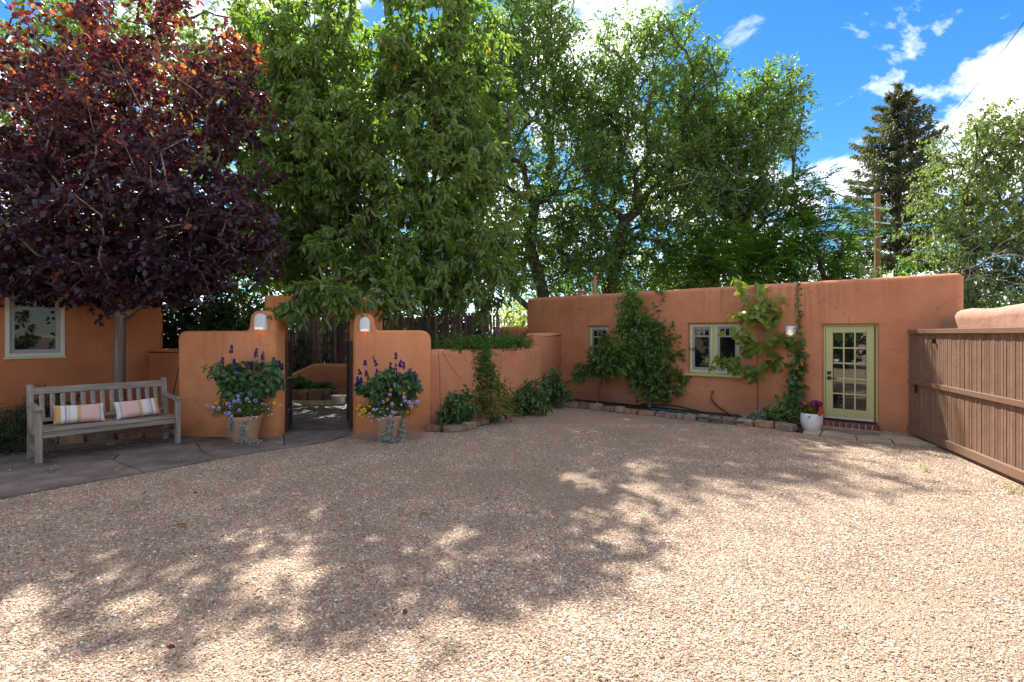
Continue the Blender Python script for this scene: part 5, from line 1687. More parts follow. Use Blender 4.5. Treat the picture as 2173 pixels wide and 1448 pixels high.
tree('elm_tree', 'tall airy elm with a dark leaning trunk left of the roof vents', 'tree', (1.5, 20.6, 0),
     [(1.5, 20.6, -.1), (1.45, 20.6, 2.2), (1.15, 20.5, 3.8), (.7, 20.5, 5.4), (.9, 20.4, 7.0)],
     [(.3, 20.5, 8.0, 2.2, 2.4, 3.0), (-.6, 20.5, 11.5, 2.6, 2.6, 3.0), (1.0, 20.5, 12.4, 2.2, 2.2, 2.4), (1.6, 20.8, 4.0, 1.8, 1.4, 1.6), (2.2, 20.3, 8.2, 1.8, 2.0, 2.0), (2.6, 20.8, 11.0, 1.5, 1.8, 2.6), (2.5, 20.8, 5.6, 1.6, 1.6, 1.8), (.4, 20, 5.0, 1.5, 1.6, 1.4), (-.9, 20.6, 14.4, 2.4, 2.0, 1.9), (1.4, 20.6, 14.6, 1.5, 1.8, 1.5)],
     850, 60, .74, .155, .087, M['leaf_elm'], M['bark_dark'], 33, trunk_r=.24, r_tip=.014, droop=.25, ntw=5, group='elms behind the guest house', twig_keep=.4, expo=.47, jitter=.25)
tree('elm_tree', 'tallest middle elm with crossing dark limbs above the guest house', 'tree', (4.0, 20.8, 0),
     [(4.0, 20.8, -.1), (4.0, 20.8, 2.0), (3.9, 20.8, 3.4), (4.2, 20.8, 4.8), (4.5, 20.7, 6.4)],
     [(4.4, 20.8, 8.2, 2.6, 2.4, 3.2), (5.8, 20.8, 9.6, 2.4, 2.4, 3.0), (5.0, 20.8, 13.0, 1.7, 1.8, 2.2), (7.0, 20.8, 12.0, 1.6, 1.6, 2.0), (6.6, 20.6, 6.6, 2.4, 2.0, 1.8), (3.6, 20.8, 10.8, 1.4, 1.6, 2.2), (4.6, 20.4, 4.6, 2.2, 1.6, 1.2), (6.2, 20.8, 14.2, 1.1, 1.0, .9), (7.6, 20.8, 9.4, 1.5, 1.6, 2.4), (7.2, 20.8, 5.0, 1.6, 1.4, 1.4), (3.3, 20.6, 5.6, 1.6, 1.6, 1.4)],
     930, 60, .74, .155, .087, M['leaf_elm'], M['bark_dark'], 44, trunk_r=.27, r_tip=.014, droop=.25, ntw=5, group='elms behind the guest house', twig_keep=.45, expo=.47, jitter=.25)
tree('elm_tree', 'rounded elm at the right end of the elm row, beside open sky', 'tree', (9.6, 21.6, 0),
     [(9.6, 21.6, -.1), (9.55, 21.6, 2.0), (9.6, 21.6, 3.6), (9.7, 21.5, 5.4)],
     [(9.6, 21.6, 9.2, 2.2, 2.2, 2.8), (11.0, 21.6, 10.8, 1.5, 1.6, 2.0), (10.2, 21.4, 6.8, 2.2, 2.0, 1.8), (8.4, 21.6, 8.4, 1.9, 1.8, 2.6), (8.2, 21.6, 10.6, 1.4, 1.4, 1.6), (11.2, 21.6, 12.2, .8, .8, 1.1), (8.9, 21.4, 5.2, 2.0, 1.6, 1.2), (9.9, 21.6, 11.6, 1.3, 1.3, 1.3)],
     760, 58, .7, .155, .087, M['leaf_elm'], M['bark_dark'], 55, trunk_r=.26, r_tip=.013, droop=.25, ntw=5, group='elms behind the guest house', twig_keep=.45, expo=.47, jitter=.22)

# horizontal limb of the left elm reaching over the gap
o = MB().tube(spline([(1.45, 20.5, 2.7), (.9, 20.2, 2.75), (.2, 19.6, 3.25), (-.35, 19.2, 3.85), (-.75, 19.0, 3.6), (-1.1, 18.8, 3.1)], 8), [max(.06, .15 - .002 * i) for i in range(41)], 8).build('fallen_limb', M['bark_dark'])
tag(o, 'bowed dark limb arching low across the gap left of the guest house', 'tree limb')

def pinnate(rs, A, par, ends, per, flen, nl, ll, lw):
    """compound leaves: leaflets in pairs along an arching stalk"""
    E = np.repeat(np.array(ends), per)
    n = len(E)
    out = unit(A[E] - A[np.array([par[e] for e in E])])
    d = unit(out * .5 + rnd_dirs(rs, n) * .9 + np.array([0, 0, .1]))
    fl = flen * (.7 + .5 * rs.random(n))
    side = unit(np.cross(d, np.array([0, 0, 1.0])) + 1e-6)
    P, D, Nn = [], [], []
    for k in range(nl):
        f = (k + 1) / nl
        c = A[E] + d * (fl * f)[:, None] + np.array([0, 0, -.35])[None] * (fl * f * f)[:, None]
        for s in (-1, 1):
            P.append(c); D.append(unit(side * s + d * .45 + np.array([0, 0, -.35]))); Nn.append(np.tile([0, 0, 1.0], (n, 1)) + rs.normal(size=(n, 3)) * .25)
    P, D, Nn = map(np.concatenate, (P, D, Nn))
    m = len(P)
    return blades(P, D, Nn, ll * (.7 + .5 * rs.random(m)), lw, DIA), np.clip(.25 + .6 * rs.random(m), 0, 1)
def ailanthus(label, base, trunk, lobes, ntips, seed, group):
    rs = np.random.RandomState(seed)
    t = empty('ailanthus_tree', base, 0, label, 'tree', group)
    b = np.array(base, float)
    A, par, cnt, ends = grow(rs, trunk, in_lobes(rs, lobes, ntips, .4), jitter=.12)
    link('trunk', branch_mesh('trunk', A - b, par, cnt, len(trunk), .012, .42, .13), M['bark_dark'], t)
    B, tint = pinnate(rs, A, par, ends, 6, .75, 8, .17, .065)
    link('crown', blades_mesh('crown', B - b, tint), M['leaf_ailanthus'], t)['kind'] = 'stuff'
ailanthus('bright feathery leaved tree behind the roof, nearest the spruce', (11.4, 19.0, 0), [(11.4, 19, -.1), (11.4, 19, 2.0), (11.3, 19, 3.4)],
          [(11.4, 19, 5.4, 1.5, 1.5, 2.2), (10.3, 19, 4.6, 1.4, 1.4, 1.4), (11.9, 19, 3.9, 1.0, 1.2, 1.1), (10.9, 19, 6.8, .8, .8, 1.2)], 170, 66, 'feathery trees behind the roof')
ailanthus('darker feathery leaved tree behind the roof above the double window', (8.0, 19.4, 0), [(8.0, 19.4, -.1), (8.0, 19.4, 2.2), (8.0, 19.4, 3.4)],
          [(8.2, 19.4, 4.6, 1.8, 1.4, 1.5), (9.4, 19.3, 4.2, 1.3, 1.2, 1.2), (6.4, 19.6, 4.2, 1.4, 1.2, 1.0)], 150, 67, 'feathery trees behind the roof')

# spruce
def spruce(base, H, R, seed, label):
    rs = np.random.RandomState(seed)
    t = empty('spruce_tree', base, 0, label, 'tree')
    mb = MB()
    mb.tube([(0, 0, -.1), (0, 0, H * .5), (0, 0, H)], [.30, .17, .02], 10)
    P, D, T = [], [], []
    z = 1.6
    while z < H - .25:
        f = (z - 1.6) / (H - 1.6)
        r = R * (1 - f) ** .85 * (.8 + .4 * rs.random()) + .10
        nb = int(6 + 3 * rs.random())
        a0 = rs.random() * 6.28
        for k in range(nb):
            a = a0 + 6.283 * k / nb + rs.normal() * .2
            L_ = r * (.72 + .45 * rs.random())
            d = np.array([math.cos(a), math.sin(a), 0])
            rise = .5 * f - .12
            pts = []
            for q in range(7):
                s = q / 6
                pts.append(np.array([0, 0, z]) + d * L_ * s + np.array([0, 0, 1]) * L_ * (rise * s - .28 * s + .30 * s * s))
            pts = np.array(pts)
            mb.tube(pts, [.035 * (1 - s / 7.5) * (1.1 - f) + .008 for s in range(7)], 4, cap=False)
            side = np.array([-d[1], d[0], 0])
            m = int(40 + 330 * L_ / R * (1 - .4 * f))
            s = rs.random(m) ** .75
            ii = np.minimum((s * 6).astype(int), 5)
            c = pts[ii] + (pts[ii + 1] - pts[ii]) * (s * 6 - ii)[:, None]
            sd = rs.choice([-1, 1], m)
            wd = (.42 * L_ * (1.05 - s) + .12) * rs.random(m)
            p = c + side[None] * (sd * wd)[:, None] + d[None] * (wd * .45)[:, None]
            p[:, 2] += -.30 * wd * rs.random(m) - .05 * rs.random(m)
            dr = unit(side[None] * sd[:, None] * .7 + d[None] * .8 + np.stack([rs.normal(size=m) * .35, rs.normal(size=m) * .35, -.15 + rs.normal(size=m) * .5], 1))
            P.append(p); D.append(dr); T.append(np.clip(.2 + .5 * s + .3 * rs.random(m), 0, 1))
            # hanging twigs below the branch
            m2 = m // 2
            s2 = rs.random(m2); i2 = np.minimum((s2 * 6).astype(int), 5)
            p2 = pts[i2] + (pts[i2 + 1] - pts[i2]) * (s2 * 6 - i2)[:, None] + rs.normal(size=(m2, 3)) * .06
            P.append(p2); D.append(unit(np.stack([rs.normal(size=m2) * .3, rs.normal(size=m2) * .3, -np.ones(m2)], 1))); T.append(.35 * rs.random(m2))
        z += .50 + .30 * (1 - f) * rs.random()
    m = 260
    zz = H - 1.3 * rs.random(m)
    P.append(np.stack([rs.normal(size=m) * .07, rs.normal(size=m) * .07, zz], 1)); D.append(unit(rnd_dirs(rs, m) + np.array([0, 0, .8]))); T.append(rs.random(m))
    P, D, T = map(np.concatenate, (P, D, T))
    link('trunk', mb.mesh('trunk', 60), M['bark_dark'], t)
    link('crown', blades_mesh('crown', blades(P, D, up_normals(rs, len(P)), .27 * (.7 + .6 * rs.random(len(P))), .095, DIA), T), M['needle'], t)['kind'] = 'stuff'
sx, sy, _ = at(1905, 600, 28)
spruce((sx, sy, 0), at(1930, 182, 28)[2], 5.6, 71, 'tall blue grey spruce behind the utility pole')

# pale loose tree at the right
wx_, wy_, _ = at(2080, 600, 18.5)
tree('weeping_elm', 'loose pale green elm with arching sprays at the right edge', 'tree', (wx_, wy_, 0),
     [(wx_, wy_, -.1), (wx_ - .2, wy_, 2.2), (wx_ - .5, wy_, 3.4), (wx_ - .3, wy_, 4.8)],
     [(wx_ - .2, wy_, 7.4, 1.9, 1.8, 2.4), (wx_ + 1.8, wy_, 7.6, 1.9, 1.8, 2.4), (wx_ - 1.2, wy_, 5.6, 1.2, 1.4, 1.6), (wx_ + 1.0, wy_, 5.2, 1.8, 1.6, 1.6), (wx_ + 3.6, wy_, 7.0, 1.6, 1.6, 2.2), (wx_ + .4, wy_, 9.3, 1.0, 1.0, .9)],
     420, 62, .7, .15, .075, M['leaf_pale'], M['bark_dark'], 88, trunk_r=.2, r_tip=.012, droop=.5, ntw=5, twig_keep=.6, twigmat=M['twig'], hang=.25, jitter=.22)

# trees and hedges further back, each its own
far = [
    ('backlit pale tree showing left of the purple crown', (-13.5, 17.5, 0), [(-14.5, 17, 5.5, 3.5, 2, 3.5), (-12.5, 17, 9.5, 3.6, 2, 3.2), (-10, 17, 4.5, 2.5, 2, 2.0), (-9.2, 17, 9.0, 2.6, 1.8, 3.4), (-15.5, 17, 10, 2.5, 1.8, 3), (-10.3, 17.5, 11.4, 2.4, 1.5, 2.4), (-13.5, 17.5, 12, 2.4, 1.5, 1.8)], 660, 'leaf_pale', 91),
    ('light green tree glimpsed between the purple and the cherry crowns', (-7.6, 19.0, 0), [(-7.6, 19, 5.4, 3.0, 2, 2.8), (-7.0, 19, 10.2, 3.2, 2, 3.8), (-5.0, 19, 4.0, 2.4, 1.6, 1.8)], 420, 'leaf_bright', 92),
    ('green tree filling the space behind the cherry crown', (-2.2, 21.5, 0), [(-2.2, 21.5, 6.0, 2.6, 2, 3), (-2.8, 21.5, 10.6, 3.0, 2, 3.4), (-.6, 22, 5, 1.8, 1.5, 1.8)], 330, 'leaf_pale', 93),
]
for lab, bs, lb, nt_, mt, sd in far:
    tree('background_tree', lab, 'tree', bs, [bs[:2] + (-.1,), bs[:2] + (1.8,), bs[:2] + (3.2,)], lb, nt_, 44, .8, .19, .115, M[mt], M['bark_dark'], sd, trunk_r=.2, r_tip=.014, ntw=4, twig_keep=0, group='trees behind the fence')
def bushy(label, px, py, Y, w, h, mat, seed, n=60, ll=.13, lw=.075, group='shrubs beyond the walls', zb=None, shape=DIA, per=40):
    x, yy, z = at(px, py, Y)
    base = (x, yy, 0)
    z0 = 0.3 if zb is None else zb
    shrub('tall_shrub', label, 'shrub', base, [(0, 0, (z + z0) / 2, w, w * .7, max(.3, (z - z0) / 2)), (-w * .45, 0, (z + z0) / 2 * .9, w * .7, w * .6, max(.3, (z - z0) / 2.4)), (w * .5, 0, (z + z0) / 2 * .85, w * .7, w * .6, max(.3, (z - z0) / 2.5))], n, per, .4, ll, lw, M[mat], M['bark_dark'], seed, shape, group=group, stem_r=.03, ntw=4)
bushy('sunny yellow green shrub in the gap left of the guest house', 1075, 590, 27, 1.7, 3, 'leaf_bright', 121, 120, zb=.8)
bushy('small sunny shrub just left of the guest house corner', 1100, 640, 23, .9, 2, 'leaf_bright', 122, 60)
bushy('dark green shrub over the roof beside the utility pole', 1850, 545, 21, 1.7, 2, 'leaf_shrub', 123, 110, zb=1.5)
bushy('leafy shrub in front of the spruce foot, right of the pole', 1950, 520, 20, 1.6, 2, 'leaf_ailanthus', 124, 120, zb=1.5)
bushy('dark evergreen shrub mass at the right picture edge', 2150, 480, 17, 1.9, 2, 'leaf_dark', 125, 150, zb=1.0)
bushy('tangled shrub behind the coping wall at the right', 2090, 580, 13.5, 1.4, 2, 'leaf_shrub', 126, 130, ll=.10, lw=.05, zb=1.2)
bushy('reddish tinged shrub behind the coping at the picture edge', 2165, 600, 12.5, 1.1, 2, 'leaf_shrub', 127, 100, ll=.09, lw=.045, zb=1.2)
bushy('dark shrub in the gap between house and left gate wall', 400, 560, 12.6, 1.3, 2, 'leaf_dark', 128, 230, zb=.3)
bushy('dark shrub behind the left gate wall', 500, 590, 12.8, 1.1, 2, 'leaf_shrub', 129, 180, zb=.3)
bushy('low spruce like evergreen over the roof right of the elms', 1790, 550, 24, 1.3, 2, 'leaf_dark', 130, 90, zb=1.5)
bushy('dark leafy understory tree behind the roof left of centre', 1240, 520, 23.5, 1.7, 3, 'leaf_shrub', 131, 150, .15, .09, zb=1.5)
bushy('dark leafy understory tree behind the roof above the lilac', 1370, 480, 23.5, 1.9, 3, 'leaf_elm', 132, 170, .15, .09, zb=1.5)
bushy('dark leafy understory tree behind the roof above the window', 1500, 460, 24, 1.9, 3, 'leaf_shrub', 133, 170, .15, .09, zb=1.5)
bushy('dark leafy understory tree behind the roof above the sapling', 1620, 470, 24.5, 1.8, 3, 'leaf_elm', 134, 160, .15, .09, zb=1.5)
bushy('dense shrub just behind the pole fence at its middle', 860, 590, 17.2, 1.5, 3, 'leaf_shrub', 135, 150, .14, .08, zb=.4)
bushy('dense shrub behind the pole fence right of the gateway', 970, 600, 17.0, 1.3, 3, 'leaf_dark', 136, 130, .14, .08, zb=.4)
bushy('dense dark shrub behind the pole fence in the gateway view', 690, 600, 18.0, 1.6, 3, 'leaf_dark', 137, 150, .14, .08, zb=.4)
bushy('dense shrub behind the pole fence left of the gateway', 560, 600, 18.4, 1.6, 3, 'leaf_shrub', 138, 140, .14, .08, zb=.4)
# bare twigs of the dying branches
for k, (px0, py0, Y, n, lab) in enumerate(((1520, 400, 19.0, 26, 'pale bare twigs hanging among the middle elm leaves'), (2110, 590, 13.0, 24, 'pale dead twigs tangled over the right shrubs'), (2020, 560, 15.5, 16, 'bare twisted grey stems at the foot of the right elm'))):
    rs = np.random.RandomState(300 + k)
    c = np.array(at(px0, py0, Y))
    mb = MB()
    for q in range(n):
        p = c + rs.normal(size=3) * np.array([.8, .4, .4]) * (1.3 if Y > 15 else .7)
        d = unit(np.array([rs.normal(), rs.normal() * .5, rs.normal() * .8 - (.4 if k == 0 else -.2)]))
        pts = [p]
        for s in range(5):
            d = unit(d + rs.normal(size=3) * .35)
            pts.append(pts[-1] + d * .22 * (1.3 if Y > 15 else .8))
        mb.tube(pts, np.linspace(.012, .003, 6), 3, cap=False)
    o = mb.build('bare_twigs', M['twig'])
    tag(o, lab, 'twigs', kind='stuff')

# ---------------------------------------------------------------- plants of the beds
def peony(label, px, py, w, h, seed, mat='leaf_peony', n=34, ll=.15):
    x, yy, _ = gp(px, py)
    shrub('peony_plant', label, 'plant', (x, yy, .04), [(0, 0, h * .62, w, w * .8, h * .38), (0, -.05, h * .35, w * 1.05, w * .85, h * .28)], n, 21, .16, ll, ll * .36, M[mat], M['stem'], seed, HEX, droop=.35, group='peony plants along the wall', singles=150, lean=.6)
peony('light green peony at the left end of the bed beside the gate wall', 972, 908, .40, .72, 401, 'leaf_peony', 46)
peony('dark peony in the middle of the bed under the low wall', 1122, 880, .42, .78, 402, 'leaf_peony', 38)
peony('dark peony in the corner where the low wall meets the house', 1172, 864, .42, .88, 403, 'leaf_peony', 44)
# tall lily stalks
x, yy, _ = gp(1006, 897)
t = empty('lily_plant', (x, yy, .04), 0, 'tall thin lily stalks with narrow leaves against the low wall', 'plant')
rs = np.random.RandomState(41)
P, D = [], []
for k, (dx, h, ln_) in enumerate(((-.12, 1.55, .10), (.02, 1.65, -.02), (.13, 1.45, .06), (.25, 1.2, .10), (-.2, 1.1, -.08))):
    pts = [(dx + ln_ * f, rs.normal() * .01, h * f) for f in np.linspace(0, 1, 7)]
    MB().tube(pts, np.linspace(.007, .003, 7), 5).build('stalk', M['stem'], t)
    m = int(h * 70)
    f = .12 + .88 * rs.random(m)
    a = rs.random(m) * 6.28
    P.append(np.stack([dx + ln_ * f, 0 * f, h * f], 1)); D.append(np.stack([np.cos(a), np.sin(a), .1 - .5 * rs.random(m)], 1))
P, D = np.concatenate(P), np.concatenate(D)
link('foliage', blades_mesh('foliage', blades(P, D, np.tile([0, 0, 1.0], (len(P), 1)), .13, .022, HEX), rs.random(len(P))), M['leaf_peony'], t)['kind'] = 'stuff'
# vine trailing over the low wall and hanging down
def vine(name, label, pts, wd, n, ll, lw, mat, seed, shape=HEX, stem_r=.006, fz=-.3, fy=-.5):
    rs = np.random.RandomState(seed)
    pts = np.array([tuple(p) for p in spline(pts, 8)], float)
    b = pts[0].copy()
    t = empty(name, tuple(b), 0, label, 'vine')
    MB().tube(pts - b, stem_r, 5).build('stem', M['red_stem'], t)
    f = rs.random(n) * (len(pts) - 1.001)
    i = f.astype(int)
    w = wd(f / (len(pts) - 1)) if callable(wd) else wd
    P = pts[i] + (pts[i + 1] - pts[i]) * (f - i)[:, None] + rs.normal(size=(n, 3)) * np.asarray(w).reshape(-1, 1) * np.array([1, .6, .7])
    D = unit(rnd_dirs(rs, n) + np.array([0, fy, fz]))
    link('foliage', blades_mesh('foliage', blades(P - b, D, unit(np.array([0, -.7, .7]) + rs.normal(size=(n, 3)) * .5), ll * (.6 + .7 * rs.random(n)), lw, shape), rs.random(n)), M[mat], t)['kind'] = 'stuff'
    return t
vine('trumpet_vine', 'bright green vine lying along the top of the low wall', [(-1.45, 10.55, 1.62), (-1.0, 10.85, 1.66), (-.45, 11.5, 1.66), (0, 12.2, 1.68), (.25, 12.7, 1.66)], .14, 850, .11, .045, 'leaf_ailanthus', 501)
a_ = Vector(at(1030, 742, 11.2))
vine('hanging_vine', 'leafy vine hanging down the low wall in a slanting curtain', [at(1028, 735, 11.15), at(1036, 770, 10.95), at(1048, 808, 10.9), at(1068, 838, 10.95), at(1080, 868, 10.95)], lambda f: .05 + .10 * f, 800, .09, .035, 'leaf_fine', 502)
vine('hanging_vine', 'feathery vine low on the wall between the lilies and peony', [at(1030, 840, 10.75), at(1050, 860, 10.7), at(1045, 885, 10.65)], .12, 260, .10, .02, 'leaf_fine', 503)
# bare runners on the low wall
for k, (pts, lab) in enumerate((([at(930, 743, 10.2), at(933, 790, 10.13), at(934, 840, 10.15), at(936, 880, 10.1)], 'dry brown runner hanging straight down the low wall'), ([at(938, 745, 10.25), at(958, 780, 10.3), at(978, 805, 10.4)], 'dry runner slanting across the low wall'))):
    o = MB().tube(spline(pts, 6), .006, 4).build('dry_runner', M['red_stem'])
    tag(o, lab, 'vine')
# big lilac shrub
x, yy, _ = gp(1378, 868)
shrub('lilac_shrub', 'large dark green shrub against the guest house between its windows', 'shrub', (x, yy, .04),
      [(-.36, .1, 2.15, .48, .28, .75), (.28, .05, 2.0, .46, .28, .7), (-.02, 0, 1.4, 1.25, .4, .6), (.75, -.1, 1.1, .75, .4, .5), (-.6, 0, 1.25, .65, .38, .5), (.25, -.1, .65, 1.05, .4, .4), (.34, .1, 2.8, .14, .12, .22), (-.38, .1, 2.8, .2, .15, .25)],
      330, 38, .22, .09, .062, M['leaf_lilac'], M['bark'], 601, HEART, droop=.25, stem_r=.011, singles=0, hang=.2, ntw=4)
x, yy, _ = gp(1268, 862)
shrub('small_shrub', 'small vase shaped shrub under the narrow window', 'shrub', (x, yy, .04),
      [(-.05, 0, .95, .5, .35, .25), (.1, 0, 1.3, .3, .25, .35), (-.35, -.05, .8, .3, .25, .15), (.3, 0, 1.6, .2, .15, .3)], 80, 28, .2, .09, .055, M['leaf_shrub'], M['red_stem'], 602, HEX, stem_r=.009, tint_shift=.1)
# redbud sapling
x, yy, _ = gp(1607, 893)
rs = np.random.RandomState(61)
t = empty('redbud_sapling', (x, yy, .04), 0, 'slender sapling with big lime heart leaves between window and lamp', 'tree')
q = yy / FPX
def sl(px, py): return np.array([(px - 1607) * q, 0.0, (893 - py) * q - .04])
br = [[(1607, 893), (1608, 830), (1606, 780), (1610, 730), (1612, 680)], [(1612, 690), (1625, 660), (1620, 630), (1628, 602)], [(1612, 680), (1590, 650), (1578, 610), (1572, 592)], [(1608, 740), (1575, 715), (1550, 702)], [(1608, 760), (1640, 740), (1670, 722), (1690, 722)],
      [(1607, 790), (1570, 775), (1540, 762), (1515, 772)], [(1607, 790), (1640, 775), (1660, 760)], [(1612, 700), (1640, 680), (1650, 640)], [(1612, 690), (1585, 670), (1563, 664)], [(1608, 745), (1590, 730), (1580, 745)], [(1607, 795), (1585, 785), (1600, 792)], [(1609, 735), (1650, 715), (1680, 745)], [(1612, 690), (1600, 660), (1630, 650)]]
P, D = [], []
for k, b_ in enumerate(br):
    pts = np.array([sl(*p) for p in b_])
    pts[:, 1] += np.linspace(0, (rs.random() - .6) * .5 if k else 0, len(pts))
    MB().tube([tuple(p) for p in spline([tuple(p) for p in pts], 4)], np.linspace(.018 if k == 0 else .008, .011 if k == 0 else .003, 4 * (len(pts) - 1) + 1), 6).build('trunk' if k == 0 else 'branch', M['red_stem'], t)
    if k:
        m = 44
        f = (.15 + .9 * rs.random(m)).clip(0, 1) * (len(pts) - 1.001); i = f.astype(int)
        P.append(pts[i] + (pts[i + 1] - pts[i]) * (f - i)[:, None] + rs.normal(size=(m, 3)) * .07); D.append(unit(rnd_dirs(rs, m) * .7 + np.array([0, -.25, -.75])))
P, D = np.concatenate(P), np.concatenate(D)
n = len(P)
tn = np.clip(.15 + .35 * rs.random(n) + .35 * (P[:, 2] > 2.0) * rs.random(n), 0, .99)
single_leaves(t, M['leaf_lime'], P, D, unit(np.array([0, -.8, .55]) + rs.normal(size=(n, 3)) * .55), .155 * (.7 + .5 * rs.random(n)), .125 * (.75 + .45 * rs.random(n)), tn, HEART)
# climbing vine by the lamp, with orange flowers
def wallp(px, py, off=-.06):
    u, z = on_guest(px, py)
    return guest_pt(u, off, z)
vine('wall_creeper', 'thin creeper climbing straight up the wall above the lamp', [wallp(1700, 760), wallp(1700, 720), wallp(1697, 680), wallp(1694, 640), wallp(1694, 600)], lambda f: .045 * (1 - .75 * f) + .006, 150, .06, .045, 'leaf_shrub', 701, HEART, .004)
tv = vine('flowering_vine', 'flowering vine with orange blooms climbing stakes left of the white pot', [wallp(1672, 905, -.35), wallp(1680, 870, -.25), wallp(1688, 830, -.14), wallp(1696, 790, -.1), wallp(1700, 755, -.08)], lambda f: .17 - .115 * f, 620, .095, .075, 'leaf_shrub', 702, HEART)
b = Vector(tv.location)
dm = daisy_mesh(703, 5, .05)
for (px, py) in ((1696, 781), (1670, 790), (1705, 814), (1706, 772)):
    p = Vector(wallp(px, py, -.2)) - b
    link('flower', dm, M['petal_orange'], tv, p, (1.3, 0, .3))
o = MB().tube([Vector(wallp(1652, 908, -.4)) - b, Vector(wallp(1692, 780, -.13)) - b], .009, 6).build('stake', M['twig'], tv)
# grey lamb's-ears and low plants
x, yy, _ = gp(1612, 901)
shrub('silver_plant', 'low silvery grey leaved plant spilling over the edging stones', 'plant', (x, yy, .05), [(0, 0, .09, .3, .12, .06), (-.2, 0, .08, .2, .1, .05)], 22, 16, .1, .14, .03, M['leaf_silver'], M['stem'], 711, HEX)
x, yy, _ = gp(1655, 905)
shrub('ground_cover', 'green leafy ground cover at the foot of the flowering vine', 'plant', (x, yy, .05), [(0, 0, .2, .3, .16, .14), (.18, -.05, .15, .2, .14, .1)], 26, 22, .12, .08, .06, M['leaf_shrub'], M['stem'], 712, HEART, tint_shift=.15)
# beside the bench: dark junipers
for k, (px, py, w, h, lab) in enumerate(((15, 968, .55, .85, 'dark juniper behind the left end of the bench'), (110, 935, .5, .95, 'juniper with a raised tip behind the bench back'))):
    x, yy, _ = gp(px, py)
    shrub('juniper', lab, 'shrub', (x, yy, 0), [(0, 0, h * .5, w, w * .7, h * .45), (-.3, 0, h * .4, w, w * .7, h * .35)], 70, 60, .2, .07, .016, M['leaf_dark'], M['bark_dark'], 720 + k, DIA, group='junipers by the bench')
# stone kerb behind the bench
kb = empty('stone_kerb', (-7.3, 9.1, 0), 0, 'low stone kerb behind the bench at the foot of the house wall', 'stone kerb')
rk = random.Random(44)
a, b = Vector((-8.6, 8.05)), Vector((-6.1, 9.5))
s = 0
while s < (b - a).length:
    l = rk.uniform(.3, .5)
    p = a + (b - a).normalized() * (s + l / 2)
    link('stone', stone_mesh(rk, l, .22, .16), M['rock'], kb, (p.x + 7.3, p.y - 9.1, 0), (0, 0, math.atan2(b.y - a.y, b.x - a.x)))
    s += l + .01
# courtyard planting seen through the gateway
for k, (px, py, w, h, mt, lab) in enumerate(((655, 838, .5, .42, 'leaf_peony', 'leafy plants on the courtyard stone border, left half of the gateway view'), (715, 835, .3, .25, 'leaf_shrub', 'low white flecked plant on the courtyard border by the right gate leaf'), (612, 845, .3, .35, 'leaf_dark', 'dark low plant at the left in the courtyard'))):
    x, yy, _ = gp(px, py)
    shrub('courtyard_plant', lab, 'plant', (x, 15.0, .2), [(0, 0, h * .5, w, .25, h * .4)], 34, 20, .14, .11, .07, M[mt], M['stem'], 730 + k, HEX, group='courtyard plants')
def ivy(label, p0, p1, n, seed, z0, z1, mat='leaf_dark'):
    rs = np.random.RandomState(seed)
    f = rs.random(n) ** 1.3
    g = rs.random(n)
    P = np.stack([p0[0] + (p1[0] - p0[0]) * g + rs.normal(size=n) * .05, p0[1] + (p1[1] - p0[1]) * g - .06 - .08 * rs.random(n), z0 + (z1 - z0) * f * (.55 + .45 * np.sin(g * 9 + seed))], 1)
    b = np.array([p0[0], p0[1], 0.0])
    t = empty('ivy', tuple(b), 0, label, 'vine', 'ivy on the pole fence')
    link('foliage', blades_mesh('foliage', blades(P - b, unit(rnd_dirs(rs, n) + np.array([0, -.6, -.6])), unit(np.array([0, -1.0, .4]) + rs.normal(size=(n, 3)) * .4), .10 * (.7 + .5 * rs.random(n)), .085, HEART), rs.random(n)), M[mat], t)['kind'] = 'stuff'
    MB().tube([(0.15, -.05, 0), (.3, -.06, .9), (.25, -.06, 1.7)], .012, 5).build('stem', M['bark_dark'], t)
def fy_(x): return 16.9 + (15.2 - 16.9) * (x + 9.6) / 9.2
ivy('dark ivy climbing the pole fence at the left of the gateway view', (-7.1, fy_(-7.1) - .05), (-5.6, fy_(-5.6) - .05), 900, 5, .25, 2.2)
ivy('dark ivy on the pole fence left of the guest house', (-1.7, fy_(-1.7) - .05), (-.4, fy_(-.4) - .05), 700, 9, .2, 2.2)
ivy('ivy on the fence behind the right gate wall', (-3.4, fy_(-3.4) - .05), (-2.2, fy_(-2.2) - .05), 420, 13, .2, 2.2, 'leaf_shrub')

